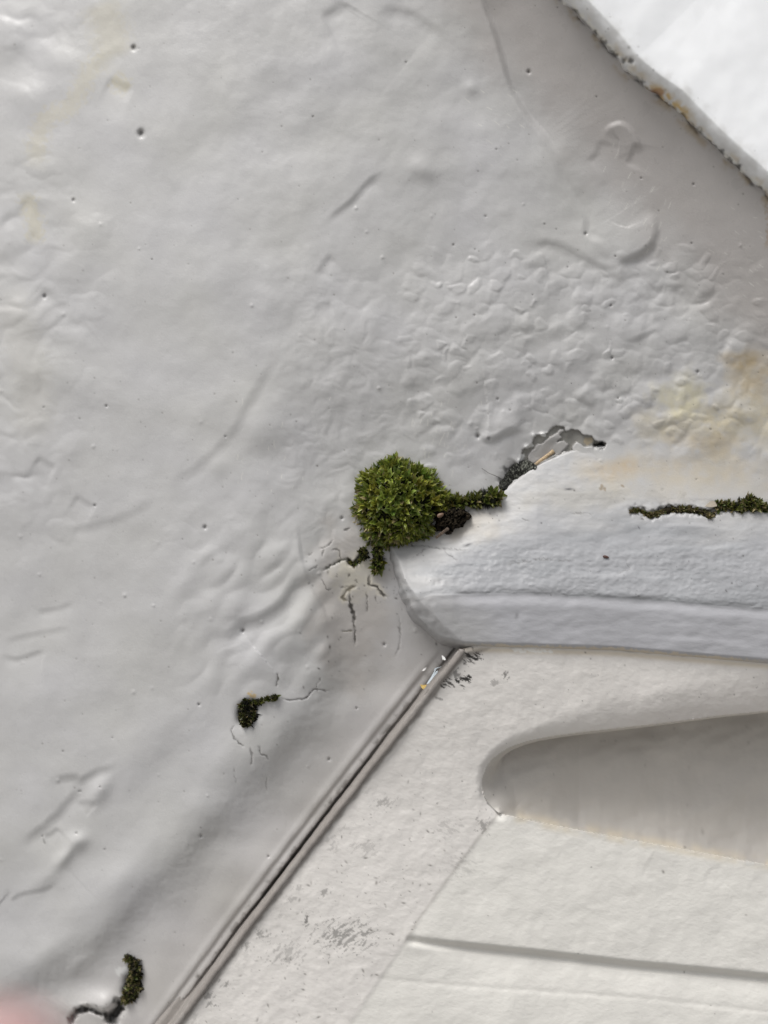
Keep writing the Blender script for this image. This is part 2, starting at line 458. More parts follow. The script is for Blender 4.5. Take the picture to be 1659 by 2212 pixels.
# traced dents, ridges and overlapping coats of paint
W = SH
for pts, a, e, f in [
    (R('0', 700, 486, 722, 466, 760, 436, 790, 402, 832, 366), -.75, 9, 26),
    (R('0', 684, 600, 700, 572, 722, 548), -.6, 10, 26), (R('0', 676, 674, 700, 660, 722, 654), -.5, 9, 22),
    (R('0', 340, 1054, 400, 1028, 440, 1000, 500, 940, 540, 868, 580, 800, 600, 760), -.55, 12, 60),
    (R('0', 130, 1150, 190, 1140, 240, 1126, 300, 1102, 340, 1070), -.4, 11, 40),
    (R('0', 160, 1070, 185, 1085, 210, 1098), -.5, 8, 25), (R('0', 80, 985, 100, 1000, 125, 1012), -.5, 8, 25),
    (R('0', 488, 1400, 515, 1358, 560, 1338, 605, 1312, 628, 1284, 648, 1240, 654, 1215), -1.5, 16, 55),
    (R('0', 640, 1120, 648, 1180, 656, 1222, 676, 1275, 700, 1318, 714, 1370), .55, 5, 60),
    (R('0', 0, 1412, 30, 1424, 60, 1418, 90, 1408, 105, 1412), -.5, 7, 26), (R('0', 0, 1388, 50, 1376, 110, 1364, 160, 1356), -.35, 8, 25),
    (R('0', 70, 1322, 120, 1316, 165, 1302), -.35, 7, 22),
    (R('F', 500, 790, 650, 765, 800, 745, 870, 778, 950, 740, 1050, 690, 1170, 650, 1300, 600), -.8, 10, 40),
    (R('F', 900, 780, 850, 890, 770, 980, 700, 1060, 640, 1140, 560, 1210, 480, 1285, 380, 1355, 220, 1520)[::-1], -1.0, 12, 38),
    (R('F', 470, 1385, 560, 1350, 640, 1280), -.6, 7, 20), (R('F', 820, 1060, 900, 1020, 1000, 1030, 1060, 1080), -.5, 9, 22),
    (R('F', 0, 1965, 100, 1980, 130, 2050, 250, 2000, 480, 1950, 640, 1860), -.45, 6, 40),
    (R('F', 380, 1950, 560, 1860, 680, 1700, 760, 1640), -.3, 14, 40),
    (R('0', 0, 470, 30, 466, 55, 440, 70, 420), -.8, 14, 30), (R('0', 90, 622, 120, 650, 160, 664), -.55, 12, 26), (R('0', 135, 672, 165, 700, 185, 690), -.55, 12, 26),
    (R('0', 230, 170, 262, 186, 290, 196), -.6, 12, 26), (R('0', 0, 610, 50, 612, 110, 632), -.4, 12, 40),
    (R('0', 1030, -60, 1046, 10, 1066, 60, 1084, 120, 1106, 190, 1140, 250, 1180, 300, 1206, 350)[::-1], -1.5, 8, 80),
    (R('0', 1185, 316, 1210, 380, 1240, 430, 1266, 470, 1266, 505, 1300, 522, 1330, 560)[::-1], -.7, 8, 70),
    (R('0', 1330, 566, 1372, 552, 1404, 530, 1418, 500, 1412, 470, 1398, 446)[::-1], 1.0, 9, 60),
    (R('0', 1136, 548, 1170, 528, 1210, 534, 1250, 556, 1300, 580, 1332, 572), -1.15, 14, 30),
    (R('0', 1330, 572, 1380, 556, 1420, 520), -.8, 9, 40),
    (R('0', 1300, 292, 1318, 272, 1344, 266, 1368, 284, 1384, 312, 1392, 330), .9, 6, 34),
    (R('0', 1352, 360, 1366, 330, 1372, 305), -.5, 7, 28), (R('0', 1268, 352, 1290, 330, 1298, 300), -.4, 8, 30),
    (R('0', 815, 20, 880, 30, 930, 60, 960, 86), -.8, 14, 50), (R('0', 690, 40, 730, 20, 745, 0), -.8, 14, 40),
    (R('E', 140, 205, 250, 235, 340, 215, 430, 170, 520, 140, 640, 130)[::-1], 1.3, 9, 44),
    (R('0', 740, 1090, 770, 1040, 800, 1000, 860, 960), .3, 20, 60),
]:
    W.step(pts, a * (.78 if abs(a) < 1.2 else .9), e * 1.25, f)
for u_, v_, r_, a_, el, an in [
    (912, 362, 22, .55, 1.4, .6), (1018, 190, 16, .5, 1, 0), (165, 1818, 20, 1.1, 1.3, -.3), (140, 1850, 14, .9, 2, -.9), (216, 1705, 20, .9, 2.2, -1.0),
    (600, 1380, 46, 1.4, 1.6, -.5), (560, 1455, 42, .7, 1.6, -.9), (660, 1330, 30, .7, 1.6, -1), (490, 1300, 40, .5, 2, -.8), (450, 1195, 22, .5, 2, -.8), (395, 1265, 24, .45, 2, -.9),
    (470, 1000, 26, .4, 1, 0), (570, 930, 36, .5, 1.3, 0), (110, 800, 40, .6, 1.6, .3), (60, 690, 40, .6, 1.5, .2), (330, 1620, 60, .5, 2, -.8), (400, 1660, 30, .35, 2, -.8),
    (480, 1640, 34, .45, 1.6, -.9), (20, 80, 46, 1.0, 1, 0), (60, 210, 40, .8, 1, 0), (130, 130, 40, .5, 1, 0), (200, 480, 60, .4, 1, 0), (1480, 905, 40, .5, 1.3, 0), (1580, 870, 40, .6, 1.2, .2),
    (1340, 500, 50, .6, 1.2, .8), (95, 1900, 26, .5, 2, -.6), (260, 1900, 30, .4, 2, -.8), (100, 2060, 26, .5, 2.2, -.6), (160, 2090, 18, .5, 2, -.6), (60, 1520, 60, .4, 2, -.5), (700, 1400, 20, .4, 1, 0), (860, 1000, 60, .2, 1, 0)]:
    W.bump(u_, v_, r_, a_, el, an)

# base paint
base = lin(205, 204, 203)
C = SH.C
C[:] = base
warm = lin(206, 203, 200)
C += (warm - base) * sst(-40, 160, sdC)[..., None] * fadeC[..., None]
C *= (1 + .025 * fbm(U, V, 260, 2, 31))[..., None]
C[..., 2] *= 1 - .018 * np.clip(fbm(U, V, 190, 2, 33), -1, 1)
full = (slice(None), slice(None))
GR = (lin(196, 190, 186))
W.paint(full, .75 * sst(-60, 110, ur_dist(U, V) + 30 * fbm(U, V, 90, 2, 35)), GR)            # greyer tone towards the sill
CR = lin(206, 201, 192)
dcorner = np.hypot((U - 755) / 95, (V - 1300) / 190)
W.paint(full, .7 * (1 - sst(.5, 1.25, dcorner + .25 * fbm(U, V, 50, 2, 36))), lin(190, 184, 178))        # bare thin paint by the ledge end
W.paint(full, .55 * (1 - sst(.2, 1.1, np.hypot((U - 765) / 60, (V - 1240) / 62) + .4 * fbm(U, V, 26, 3, 37))), lin(206, 200, 182))
def stain(sheet, k):
    U, V = sheet.U, sheet.V
    n = fbm(U, V, 75, 3, 41); n2 = fbm(U, V, 22, 3, 44)
    mot = np.clip(.85 + .55 * n2, .3, 1.15)
    def patch(cu, cv, ru, rv, am, col, lo=.25, hi=1.12):
        a = np.hypot((U - cu) / ru, (V - cv) / rv) + .38 * n + .22 * n2
        sheet.paint(full, k * 1.35 * am * mot * (1 - sst(lo, hi, a)), col)
    patch(1585, 905, 225, 92, .5, lin(219, 207, 176))
    patch(1480, 860, 90, 58, .4, lin(218, 211, 172))
    patch(1650, 815, 105, 72, .42, lin(205, 186, 150))
    patch(1600, 775, 46, 26, .4, lin(190, 168, 126))
    patch(1470, 1012, 300, 46, .42, lin(214, 202, 180), .35, 1.1)
    patch(1335, 1010, 62, 30, .42, lin(204, 184, 154), .2, 1.1)
    patch(1500, 1050, 270, 40, .3, lin(212, 203, 184), .3, 1.1)
    patch(1545, 955, 110, 30, .3, lin(206, 186, 150), .3, 1.1)
stain(SH, 1)
for pts, wd, am in [(R('6', 420, 0, 470, 120, 480, 190, 500, 260), 28, .26), (R('6', 500, 260, 400, 290, 340, 400, 290, 470, 200, 510, 165, 600, 150, 740), 14, .3),
                    (R('6', 110, 820, 130, 900, 150, 970, 150, 1060), 12, .36), (R('6', 480, 330, 560, 390), 12, .4), (R('0', 0, 620, 60, 780, 80, 960), 30, .08)]:
    W.tint(pts, wd, lin(208, 198, 160), am, 16, 5, True, True, 2.2)
W.tint(R('0', 1652, 430, 1664, 480, 1655, 540), 5, lin(168, 138, 96), .4, 8, 3)
DK = lin(62, 58, 52); MD = lin(58, 60, 44); CREAM = lin(222, 215, 198)

def crack(sheet, pts, wd, depth, col=DK, am=.9, wob=1.2, seed=0, halo=None):
    if halo is not None: sheet.tint(pts, wd * 3.2, halo, .5, 4, seed)
    sheet.groove(pts, wd * 1.0, depth * (.28 if wd < 4 else .8), True, wob, seed, sm=False)
    sheet.tint(pts, wd * .8, col, am * .95, wob + .8, seed, brk=.55, sm=False)
for i, (pts, wd, dp, col, am) in enumerate([
    (R('D', 195, 640, 300, 575, 400, 520, 470, 495, 540, 480, 590, 550, 640, 530, 700, 450, 740, 400), 2.6, 1.2, MD, 1), (R('D', 540, 480, 570, 540, 610, 560, 690, 480, 740, 400), 4.2, 1.6, lin(40, 42, 30), 1),
    (R('D', 450, 490, 430, 410, 390, 340, 310, 370), 1.5, .6, DK, .8), (R('D', 340, 210, 280, 290, 220, 335, 150, 335), 1.6, .6, DK, .7), (R('D', 220, 340, 190, 450), 1.4, .5, DK, .7),
    (R('D', 570, 60, 480, 100), 1.6, .6, DK, .7), (R('D', 0, 640, 60, 610, 140, 570), 1.3, .5, DK, .7), (R('D', 0, 430, 70, 395), 1.2, .4, DK, .5), (R('D', 180, 740, 220, 820, 260, 890, 320, 880), 1.5, .5, DK, .7),
    (R('D', 430, 862, 500, 862, 560, 850), 1.2, .4, DK, .5), (R('D', 660, 840, 560, 880, 490, 940, 470, 1000, 540, 1060), 2.6, 1.0, lin(120, 112, 92), .8),
    (R('D', 560, 900, 565, 1040, 580, 1120, 620, 1220, 615, 1330, 630, 1440, 632, 1660), 2.2, .9, DK, .95), (R('D', 566, 1070, 590, 1150, 618, 1225), 3.6, .8, DK, .9), (R('D', 450, 1452, 610, 1450), 1.6, .6, lin(110, 104, 80), .7),
    (R('D', 840, 690, 822, 760, 830, 820, 870, 845, 930, 850, 990, 940, 1080, 1000), 2.4, 1.0, DK, .95), (R('D', 790, 920, 800, 1030, 795, 1200), 1.6, .5, DK, .7), (R('D', 910, 970, 915, 1040, 950, 1090), 1.4, .4, DK, .6),
    (R('D', 1215, 1230, 1240, 1340, 1250, 1500, 1220, 1700, 1170, 1800), 1.6, .4, lin(120, 116, 112), .5), (R('D', 550, 670, 560, 720), 2.0, .4, DK, .7), (R('D', 640, 750, 680, 810), 1.4, .3, DK, .6),
    (R('A', 860, 270, 1000, 315, 1130, 290, 1230, 280, 1290, 190, 1350, 155, 1410, 165, 1480, 185, 1540, 180), 1.5, .9, lin(90, 84, 80), .8), (R('A', 1350, 155, 1370, 80, 1420, 0), 1.4, .6, lin(110, 104, 100), .7),
    (R('A', 830, -60, 836, 40, 825, 130), 1.6, .8, lin(80, 76, 66), .85), (R('A', 260, 650, 205, 710, 250, 810, 330, 890, 390, 940), 1.6, .8, lin(90, 88, 84), .8), (R('A', 460, 940, 490, 1030, 495, 1110, 480, 1190), 1.5, .7, lin(100, 96, 92), .7),
    (R('A', 580, 920, 610, 1040, 690, 1060, 730, 1115), 1.5, .7, lin(100, 96, 92), .7), (R('A', 255, 1210, 270, 1440), 1.2, .4, lin(120, 116, 112), .6), (R('A', 690, 1330, 680, 1560), 1.2, .3, lin(130, 126, 122), .5),
    (R('G', 1185, 880, 1130, 980, 1090, 1030, 1085, 1120), 11, 3.5, lin(26, 24, 20), 1), (R('G', 1090, 1050, 1040, 1030, 960, 1000, 850, 955, 740, 985, 690, 1060, 680, 1130), 6, 2.6, lin(40, 36, 28), 1),
    (R('E', 560, 480, 520, 520, 400, 690), 14, 1.8, lin(48, 48, 44), .9), (R('F', 470, 1385, 480, 1470), 1.3, .3, DK, .4), (R('F', 840, 895, 880, 890), 2.5, .7, DK, .7),
]):
    crack(W, pts, wd, dp, col, am, 1.5, i, CREAM if i in (1, 10, 14) else None)
# hole behind the moss in the lower wall, and the swollen flake beside the corner crack
for u_, v_, r_, a_ in [(533, 1538, 17, -2.6), (528, 1555, 14, -1.6), (545, 1525, 12, -1.5), (286, 2118, 15, -2.2), (280, 2142, 13, -2.0)]:
    W.bump(u_, v_, r_, a_)
W.step(R('G', 680, 1080, 740, 985, 850, 955, 960, 1000, 1060, 1050)[::-1], 1.2, 4, 26)
W.bump(225, 2168, 26, 1.6, 1.4, .2)
W.tint(R('G', 1150, 600, 1210, 600), 8, lin(232, 232, 230), .9, 5, 2, False)
W.tint(R('G', 750, 905, 850, 930, 950, 965, 1010, 1010), 4, lin(228, 226, 222), .8, 4, 4)
for q in R('A', 480, 225, 400, 390): W.tint([q, (q[0] + 5, q[1] + 4)], 5, lin(214, 186, 130), .8, 5, 2, False)
# peeled patch at the upper end of the crack
peel = R('E', 560, 470, 570, 400, 600, 330, 690, 270, 710, 190, 830, 175, 890, 105, 950, 95, 1005, 110, 1015, 150, 1080, 130, 1150, 145, 1185, 185, 1270, 190, 1310, 240, 1420, 270, 1400, 320, 1290, 300, 1190, 300, 1130, 260, 1090, 290, 1080, 360, 1000, 350, 960, 395, 920, 380, 700, 500, 640, 500)
isle = R('E', 640, 470, 650, 370, 700, 320, 715, 285, 790, 265, 850, 210, 930, 165, 960, 120, 1010, 140, 965, 190, 985, 215, 940, 255, 1000, 235, 1050, 280, 1010, 330, 950, 390, 890, 370, 700, 480)
w_ = W.win(peel, 12); u_, v_ = U[w_], V[w_]
wu_, wv_ = u_ + 1.6 * fbm(u_, v_, 10, 3, 51), v_ + 1.6 * fbm(u_, v_, 10, 3, 54)
ip = inpoly(wu_, wv_, peel); ii = inpoly(wu_, wv_, isle)
dp_, _, _ = polydist(wu_, wv_, peel + peel[:1])
mp_ = np.where(ip, sst(0, 2, dp_), 0)
di_, _, _ = polydist(wu_, wv_, isle + isle[:1]); mi_ = np.where(ii, sst(0, 2, di_), 0)
W.H[w_] -= mp_ * .75 - mi_ * .55
W.paint(w_, mp_ * (1 - mi_), lin(150, 148, 142)); W.paint(w_, mp_ * mi_ * .6, lin(190, 186, 182))
W.paint(w_, np.where(ip, 1 - sst(0, 2.4, np.abs(dp_ - 1)), 0) * .55, lin(90, 86, 80))
W.paint(w_, np.where(ii & ip, 1 - sst(0, 2.0, di_), 0) * .5, lin(105, 102, 98))
for pts, wd in [(R('E', 570, 440, 590, 395), 4.5), (R('E', 630, 305, 680, 290), 4.2), (R('E', 700, 183, 712, 188), 2.6), (R('E', 785, 183, 812, 188), 2.4)]:
    W.tint(pts, wd, lin(240, 240, 238), 1, 3, 9, False); W.bump(pts[0][0], pts[0][1], 5, .35)
crack(W, R('E', 1285, 285, 1340, 290, 1400, 295), 5.5, 2.2, lin(24, 22, 20), 1, 2, 3)
W.tint(R('E', 1200, 280, 1240, 240, 1290, 250), 5, lin(196, 176, 138), .5, 8, 6)
# pits, pinholes, dust
for u_, v_, r_ in [(305, 288, 9), (289, 103, 6.5), (97, 640, 5), (159, 432, 4), (443, 1139, 5), (488, 1100, 4.5), (525, 1362, 5), (230, 877, 3.2), (369, 655, 4), (739, 1119, 4), (1032, 942, 6), (1056, 948, 4),
                    (1354, 705, 4.5), (1320, 660, 3), (1245, 681, 3), (1290, 728, 3), (1203, 770, 4), (1353, 787, 4.5), (1322, 773, 4), (1284, 768, 3), (1132, 887, 3), (1075, 862, 3), (1328, 930, 4.5), (1515, 748, 4), (1507, 803, 4), (1142, 155, 5), (1265, 505, 4), (1385, 385, 2.5), (1498, 398, 3),
                    (487, 943, 2.5), (95, 880, 2.5), (205, 1092, 3.5), (216, 1700, 2.5), (165, 1800, 3), (78, 1500, 4), (243, 1594, 2), (92, 1806, 2.5), (434, 1806, 4), (580, 1850, 3), (430, 1522, 3.5), (711, 1640, 4), (770, 1530, 3), (830, 1392, 4)]:
    if int(u_ * 7 + v_) % 5 in (1, 3) and r_ < 5: continue
    w_ = W.win([(u_, v_)], r_ * 3)
    r_ = r_ * .82; q = np.exp(-((U[w_] - u_) ** 2 + (V[w_] - v_) ** 2 + .4 * r_ * np.abs(U[w_] - u_)) / r_ ** 2)
    H[w_] -= .17 * r_ * q
    W.paint(w_, q * .5, lin(80, 78, 76))
r_ = np.random.default_rng(3)
for k in range(70):
    u_, v_ = r_.uniform(0, 1600), r_.uniform(300, 1900)
    if sdG[np.searchsorted(SH.vs, v_), np.searchsorted(SH.us, u_)] > -30: continue
    W.bump(u_, v_, r_.uniform(2.2, 4.5), r_.uniform(.06, .2))
left = lambda u, v: .5 if not (v > 1400 and u > 600) else .3
W.specks(700, left, lin(120, 116, 110), .7, 1.8, 1, .05)
W.specks(90, left, lin(70, 66, 60), .9, 2.4, 2, .1)
W.specks(70, lambda u, v: 1.0 if (u > 950 and 480 < v < 1100) else 0, lin(90, 86, 80), .8, 2.2, 5, .1)
W.specks(330, lambda u, v: math.exp(-((u - 846) / 24) ** 2 - ((v - 1270 - (u - 850) * 1.1) / 55) ** 2), lin(60, 58, 50), 1.0, 2.2, 4, .05, 1.6)
W.specks(160, lambda u, v: math.exp(-((u - 800) / 60) ** 2 - ((v - 1230) / 70) ** 2), lin(90, 86, 76), .7, 1.7, 6)
W.specks(70, lambda u, v: 1 if 640 < u < 950 and 1200 < v < 1500 else 0, lin(80, 76, 72), .9, 2.6, 8, 0, 1.8)
# fine light scuffs, and specular glints at the upper right put into the paint
r_ = np.random.default_rng(12)
for (cu, cv, su, sv, ang, n) in [(960, 945, 30, 40, -1.35, 26), (590, 1010, 60, 60, -1.4, 16), (1380, 440, 40, 30, -1.1, 14), (1330, 380, 30, 30, -1.1, 9), (1620, 560, 40, 50, .55, 26), (1070, 270, 60, 60, .6, 14), (1405, 520, 14, 30, -1, 8), (860, 900, 120, 60, -1.3, 12)]:
    for k in range(n):
        u_, v_ = cu + r_.normal() * su, cv + r_.normal() * sv; a = ang + r_.normal() * .12; l = r_.uniform(5, 15)
        W.tint([(u_, v_), (u_ + l * math.cos(a), v_ + l * math.sin(a))], .9, lin(232, 230, 224), r_.uniform(.3, .7), 0, 0, False, False)
# shade-free dirt inside the joint
W.paint(full, .9 * np.exp(-((sdG - 1 + 2.5 * fbm(U, V, 30, 3, 48)) / 6) ** 2) * inF, lin(58, 53, 49))
W.paint(full, .5 * np.exp(-((sdG + 8) / 8) ** 2) * inF * sst(.05, .5, fbm(U, V, 26, 3, 49)), lin(92, 87, 80))
W.paint(full, .18 * np.exp(-((sdG + 24) / 3.0) ** 2) * inF, lin(110, 104, 100))
W.paint(full, .85 * np.exp(-((sdS + 1 + 4 * fbm(U, V, 30, 3, 56)) / 4.5) ** 2) * sst(-.15, .35, fbm(U, V, 60, 3, 57)), lin(60, 56, 52))
W.paint(full, .5 * np.exp(-((sdS + 8) / 9) ** 2) * sst(-.1, .5, fbm(U, V, 44, 3, 58)), lin(172, 150, 112))
wall = SH.build('painted_wall', M_wall)
tag(wall, 'pale grey lumpy painted wall filling the left and upper part of the view', 'wall')
def grid_h(sheet, u, v):
    return float(sheet.H[np.clip(np.searchsorted(sheet.vs, v), 0, len(sheet.vs) - 1), np.clip(np.searchsorted(sheet.us, u), 0, len(sheet.us) - 1)])
WALL = SH

# ================================================================== THE LEDGE
SH = Sheet(770, 1684, 880, 1500, 2.0, (700, 9000, 800, 1560))
U, V, H = SH.U, SH.V, SH.H
bot = np.interp(U, [800, 900, 951, 1006, 1131, 1330, 1659, 2400, 9000], [1330, 1352, 1386, 1399, 1402, 1408, 1436, 1510, 2100])
lip, top = ledge_lines(U, V)
t = (V - top) / (lip - top)
hw = wall_macro(U, V)
hl = 8.6 + 0 * U
base_h = ledge_base(U, V)
# rounded lip, upright front
front = (V - lip)
h = np.where(front < 0, base_h, 6.6 - .4 * np.clip(front, 0, 200) / 100)
soft = 9.0
h = np.where(np.abs(front) < 30, h - .5 * np.exp(-(front / soft) ** 2), h)
h = h - .5 * np.exp(-((front - 10) / 9) ** 2) * 0.5
h = np.where(V > bot - 14, h - 75 * sst(0, 60, V - bot + 6) - 1.2 * sst(-14, 0, V - bot), h)
# left end: falls away to the wall
LEND = smooth_line([(770, 1110), (806, 1160), (838, 1196), (856, 1236), (874, 1280), (896, 1322), (924, 1356), (954, 1390), (975, 1412), (995, 1444)])
dL, tL, sL = polydist(U, V, LEND)
sdL = -dL * sL                          # positive on the ledge
sdL = sdL + 3 * fbm(U, V, 30, 2, 73)
rnd = np.interp(V, [1100, 1250, 1320, 1400], [12, 14, 28, 38])
h = h - 9.0 * (1 - sst(-10, 1, sdL / rnd * 1.0)) * 0 - (np.where(sdL < rnd, 2.5 * np.clip(1 - np.clip(sdL, 0, None) / rnd, 0, 1) ** 1.4, 0)) - np.where(sdL < 0, np.clip(-sdL, 0, 40) * .6, 0)
dK, tK, sK = polydist(U, V, CRACK_TOP)
sdK = dK * sK                            # positive below the crack
aboveK = (U < 1300) & (V < top + 30)
h = h - np.where(U < 1310, 10 * sst(4, -14, sdK), 0) * (V < 1250)
H += h
H += .24 * fbm(U, V * 1.6, 120, 3, 75) * (.4 + .6 * (front < -6)) + .08 * fbm(U * .5, V, 22, 2, 78)
H += (.16 * puffy(U * .7, V, 17, 9) + .10 * puffy(U * .7, V, 9, 12) + .05 * fbm(U * .5, V, 7, 2, 13)) * (.35 + .65 * sst(1150, 1215, V)) * (front < -4) * sst(860, 960, U)
E_ = SH
for pts, a, e, f in [(R('4', 130, 90, 300, 70, 420, 100, 560, 95), .35, 5, 26), (R('1', 640, 880, 830, 885, 1000, 905, 1130, 890), .3, 4, 24), (R('1', 920, 900, 960, 950, 1080, 980, 1190, 1010), .35, 4, 22),
                     (R('4', 800, 150, 900, 160, 1010, 155, 1090, 130), .5, 8, 40), (R('4', 1090, 50, 1250, 35, 1400, 40, 1560, 20), .35, 6, 40), (R('C', 350, 545, 560, 520, 900, 515, 1300, 580), .3, 5, 40),
                     (R('4', 150, 275, 180, 255, 230, 240, 330, 236), .55, 7, 34), (R('4', 190, 380, 205, 330, 200, 290, 225, 255)[::-1], -.35, 9, 20), (R('4', 1160, 430, 1400, 440, 1659, 470), .2, 8, 30)]:
    E_.step(pts, a, e, f)
C = SH.C
C[:] = lin(205, 204, 203)
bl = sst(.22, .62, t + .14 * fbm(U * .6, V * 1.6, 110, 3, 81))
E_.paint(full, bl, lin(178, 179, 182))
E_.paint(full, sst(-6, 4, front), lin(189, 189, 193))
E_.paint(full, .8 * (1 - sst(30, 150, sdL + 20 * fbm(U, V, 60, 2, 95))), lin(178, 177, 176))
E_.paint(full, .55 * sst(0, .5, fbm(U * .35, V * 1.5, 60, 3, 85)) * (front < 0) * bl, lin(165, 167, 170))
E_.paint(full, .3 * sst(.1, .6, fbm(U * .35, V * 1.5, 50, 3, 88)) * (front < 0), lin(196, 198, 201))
C *= (1 + .03 * fbm(U * .6, V, 90, 2, 91))[..., None]
# wall coat runs on over the upper part at the right
stain(SH, 1)
E_.paint(full, .4 * (1 - sst(.2, 1.1, np.hypot((U - 1010) / 110, (V - 1135) / 40) + .3 * fbm(U, V, 40, 2, 93))), lin(200, 186, 160))
E_.paint(full, .22 * (1 - sst(.2, 1.1, np.hypot((U - 1250) / 160, (V - 1075) / 40) + .3 * fbm(U, V, 40, 2, 93))), lin(210, 202, 180))
E_.tint([(x, np.interp(x, [951, 1006, 1131, 1330, 1659], [1384, 1397, 1400, 1406, 1434]) - 2) for x in range(990, 1690, 30)], 4, lin(222, 208, 184), .75, 4, 3)
crack(E_, R('C', 140, 375, 240, 355, 300, 385, 370, 420, 450, 400, 480, 370, 600, 355, 760, 360, 900, 375, 1020, 400, 1090, 370, 1130, 330, 1260, 320, 1400, 330, 1520, 320, 1659, 320, 1800, 330), 7, 2.2, lin(44, 40, 28), .95, 4, 4)
E_.tint(R('C', 200, 215, 420, 185, 700, 180, 1000, 170, 1300, 160), 16, lin(170, 166, 158), .28, 12, 5)
for i, pts in enumerate([R('1', 640, 880, 760, 870, 830, 885, 1000, 900, 1110, 905), R('1', 920, 900, 950, 940, 1010, 975), R('1', 1340, 985, 1440, 975, 1560, 965, 1659, 960), R('1', 700, 960, 760, 920, 800, 890), R('4', 520, 110, 700, 90, 830, 95), R('E', 1060, 962, 1180, 955, 1300, 958), R('E', 580, 1010, 660, 1040), R('4', 1040, 90, 1060, 130, 1000, 150)]):
    crack(E_, pts, 1.1, .25, lin(110, 108, 106), .55, 2, i)
up = lambda u, v: 1.0 if (v < 1290 and u > 850) else 0.03
E_.specks(430, up, lin(70, 66, 62), .9, 1.9, 21, .04)
E_.specks(160, lambda u, v: math.exp(-((u - 1030) / 60) ** 2 - ((v - 1130) / 24) ** 2), lin(56, 50, 42), .9, 2.0, 22)
E_.specks(150, lambda u, v: math.exp(-((u - 905) / 26) ** 2 - ((v - 1215) / 16) ** 2), lin(70, 70, 66), .7, 1.8, 26)
E_.specks(120, lambda u, v: math.exp(-((u - 858) / 14) ** 2 - ((v - 1270) / 60) ** 2), lin(80, 78, 70), .7, 1.8, 27)
E_.specks(40, lambda u, v: .2 if v > 1290 else 0, lin(130, 130, 132), 1.2, 4, 24, 0, 2)
E_.specks(60, lambda u, v: .4 if v < 1290 else 0, lin(232, 234, 236), .7, 1.6, 25)
E_.specks(14, lambda u, v: 1 if v < 1290 and u > 900 else 0, lin(84, 84, 88), 1.2, 2.4, 28, 0, 4)
for q in R('E', 1370, 690, 1395, 715, 1575, 685, 1360, 715): E_.tint([q, (q[0] + 1, q[1] + 1)], 3, lin(150, 130, 100), .6, 2, 1, False)
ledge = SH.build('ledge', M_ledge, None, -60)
tag(ledge, 'blue-grey painted ledge with rounded left end, running right below the moss cushion', 'ledge')
LEDGE = SH

# ================================================================== THE DOOR
door = empty('panelled_door', (.06, .02, -1.1), 'off-white painted door with a sunk panel and hollow moulding under the ledge', 'door')
SH = Sheet(300, 1684, 1350, 2236, 2.0, (-6500, 9000, 1250, 11200))
U, V, H = SH.U, SH.V, SH.H
dG, tG, sG = polydist(np.clip(U, -6400, 8000), np.clip(V, -6000, 11000), LINE_G)
sdG = dG * sG
B_UP = smooth_line([(1077, 1757), (1052, 1732), (1041, 1700), (1047, 1664), (1068, 1636), (1104, 1613), (1160, 1596), (1250, 1583), (1350, 1572), (1450, 1560), (1550, 1547), (1659, 1536), (1900, 1512), (2600, 1440), (9000, 800)])
B_LO = [(1077, 1757), (1200, 1783), (1350, 1811), (1500, 1838), (1659, 1868), (2600, 2050), (9000, 3300)]
MITRE = [(1077, 1757), (1030, 1815), (970, 1895), (905, 1985), (878, 2030), (840, 2085), (770, 2190), (700, 2300), (-3000, 8000)]
dU, tU, sU = polydist(U, V, B_UP); dB, tB, sB = polydist(U, V, B_LO)
hollow = inpoly(U, V, [tuple(p) for p in B_UP] + B_LO[::-1])
dM, tM, sM = polydist(U, V, MITRE); sdM = dM * np.where(V > 1757, -sM, -1)
face = 4.6 - 1.6 * sst(1400, 1750, V) + .006 * np.clip(V - 1750, 0, 700) - 1.8 * np.clip(1 - (U - 400) / 700, 0, 1)
r = np.interp(U, [1040, 1150, 1300, 1659], [16, 30, 62, 105])
outside = ~hollow
over = np.where(outside & (V < 1790), np.clip(1 - dU / r, 0, 1) ** 2 * np.interp(U, [1040, 1200, 1659], [1.0, 1.6, 3.0]), 0)
depth_max = np.interp(U, [1040, 1110, 1250, 1659], [5, 12, 22, 34])
fl = np.clip(dB / np.interp(U, [1077, 1200, 1659], [70, 150, 300]), 0, 1); rise = sst(-2, 1, (dB - 3 + 3 * fbm(U, V, 40, 2, 109)) / np.interp(U, [1077, 1200, 1659], [14, 20, 30]))
fl2 = .45 * rise + .55 * fl ** 1.05
hol = np.where(hollow, depth_max * (sst(-24, 44, dU) - .286) / .714 * fl2 + np.interp(U, [1040, 1200, 1659], [1.0, 1.6, 3.0]) * (1 - sst(0, 30, dU)) * 0 + np.interp(U, [1040, 1200, 1659], [1.0, 1.6, 3.0]) * rise, 0)
panel = sst(-6, 8, np.where((V > 1750) & (sB < 0) | True, sdM, -1)) * (V > 1757) * (~hollow) * (sB > 0)
SH.dV = -.55 * np.where(hollow, depth_max * sst(0, 52, dU) ** 1.25 * fl2, 0) / .1085 * sst(0, .5, fl)
hol = hol * sst(-4, 16, np.hypot(U - 1077, V - 1757))
H += face - over - hol - .16 * panel
H -= 12 * (1 - sst(0, 8.5, sdG + 1.0 * fbm(U, V, 34, 3, 46))) + 60 * (1 - sst(-150, -14, sdG))
H += .35 * np.exp(-((sdG - 16) / 8) ** 2) * sst(1380, 1410, V) + .5 * (1 - sst(12, 34, sdG)) * sst(1380, 1410, V)
H += .16 * fbm(U, V, 90, 3, 101) + .05 * fbm(U * .8 + V * .5, V * .9 - U * .6, 20, 2, 104) * (1 - .5 * panel)
H += np.where(hollow, .9 * fbm(U * .4 + V * .2, V, 80, 3, 107) + .07 * fbm(U * .7, V * .5, 16, 2, 108), 0)
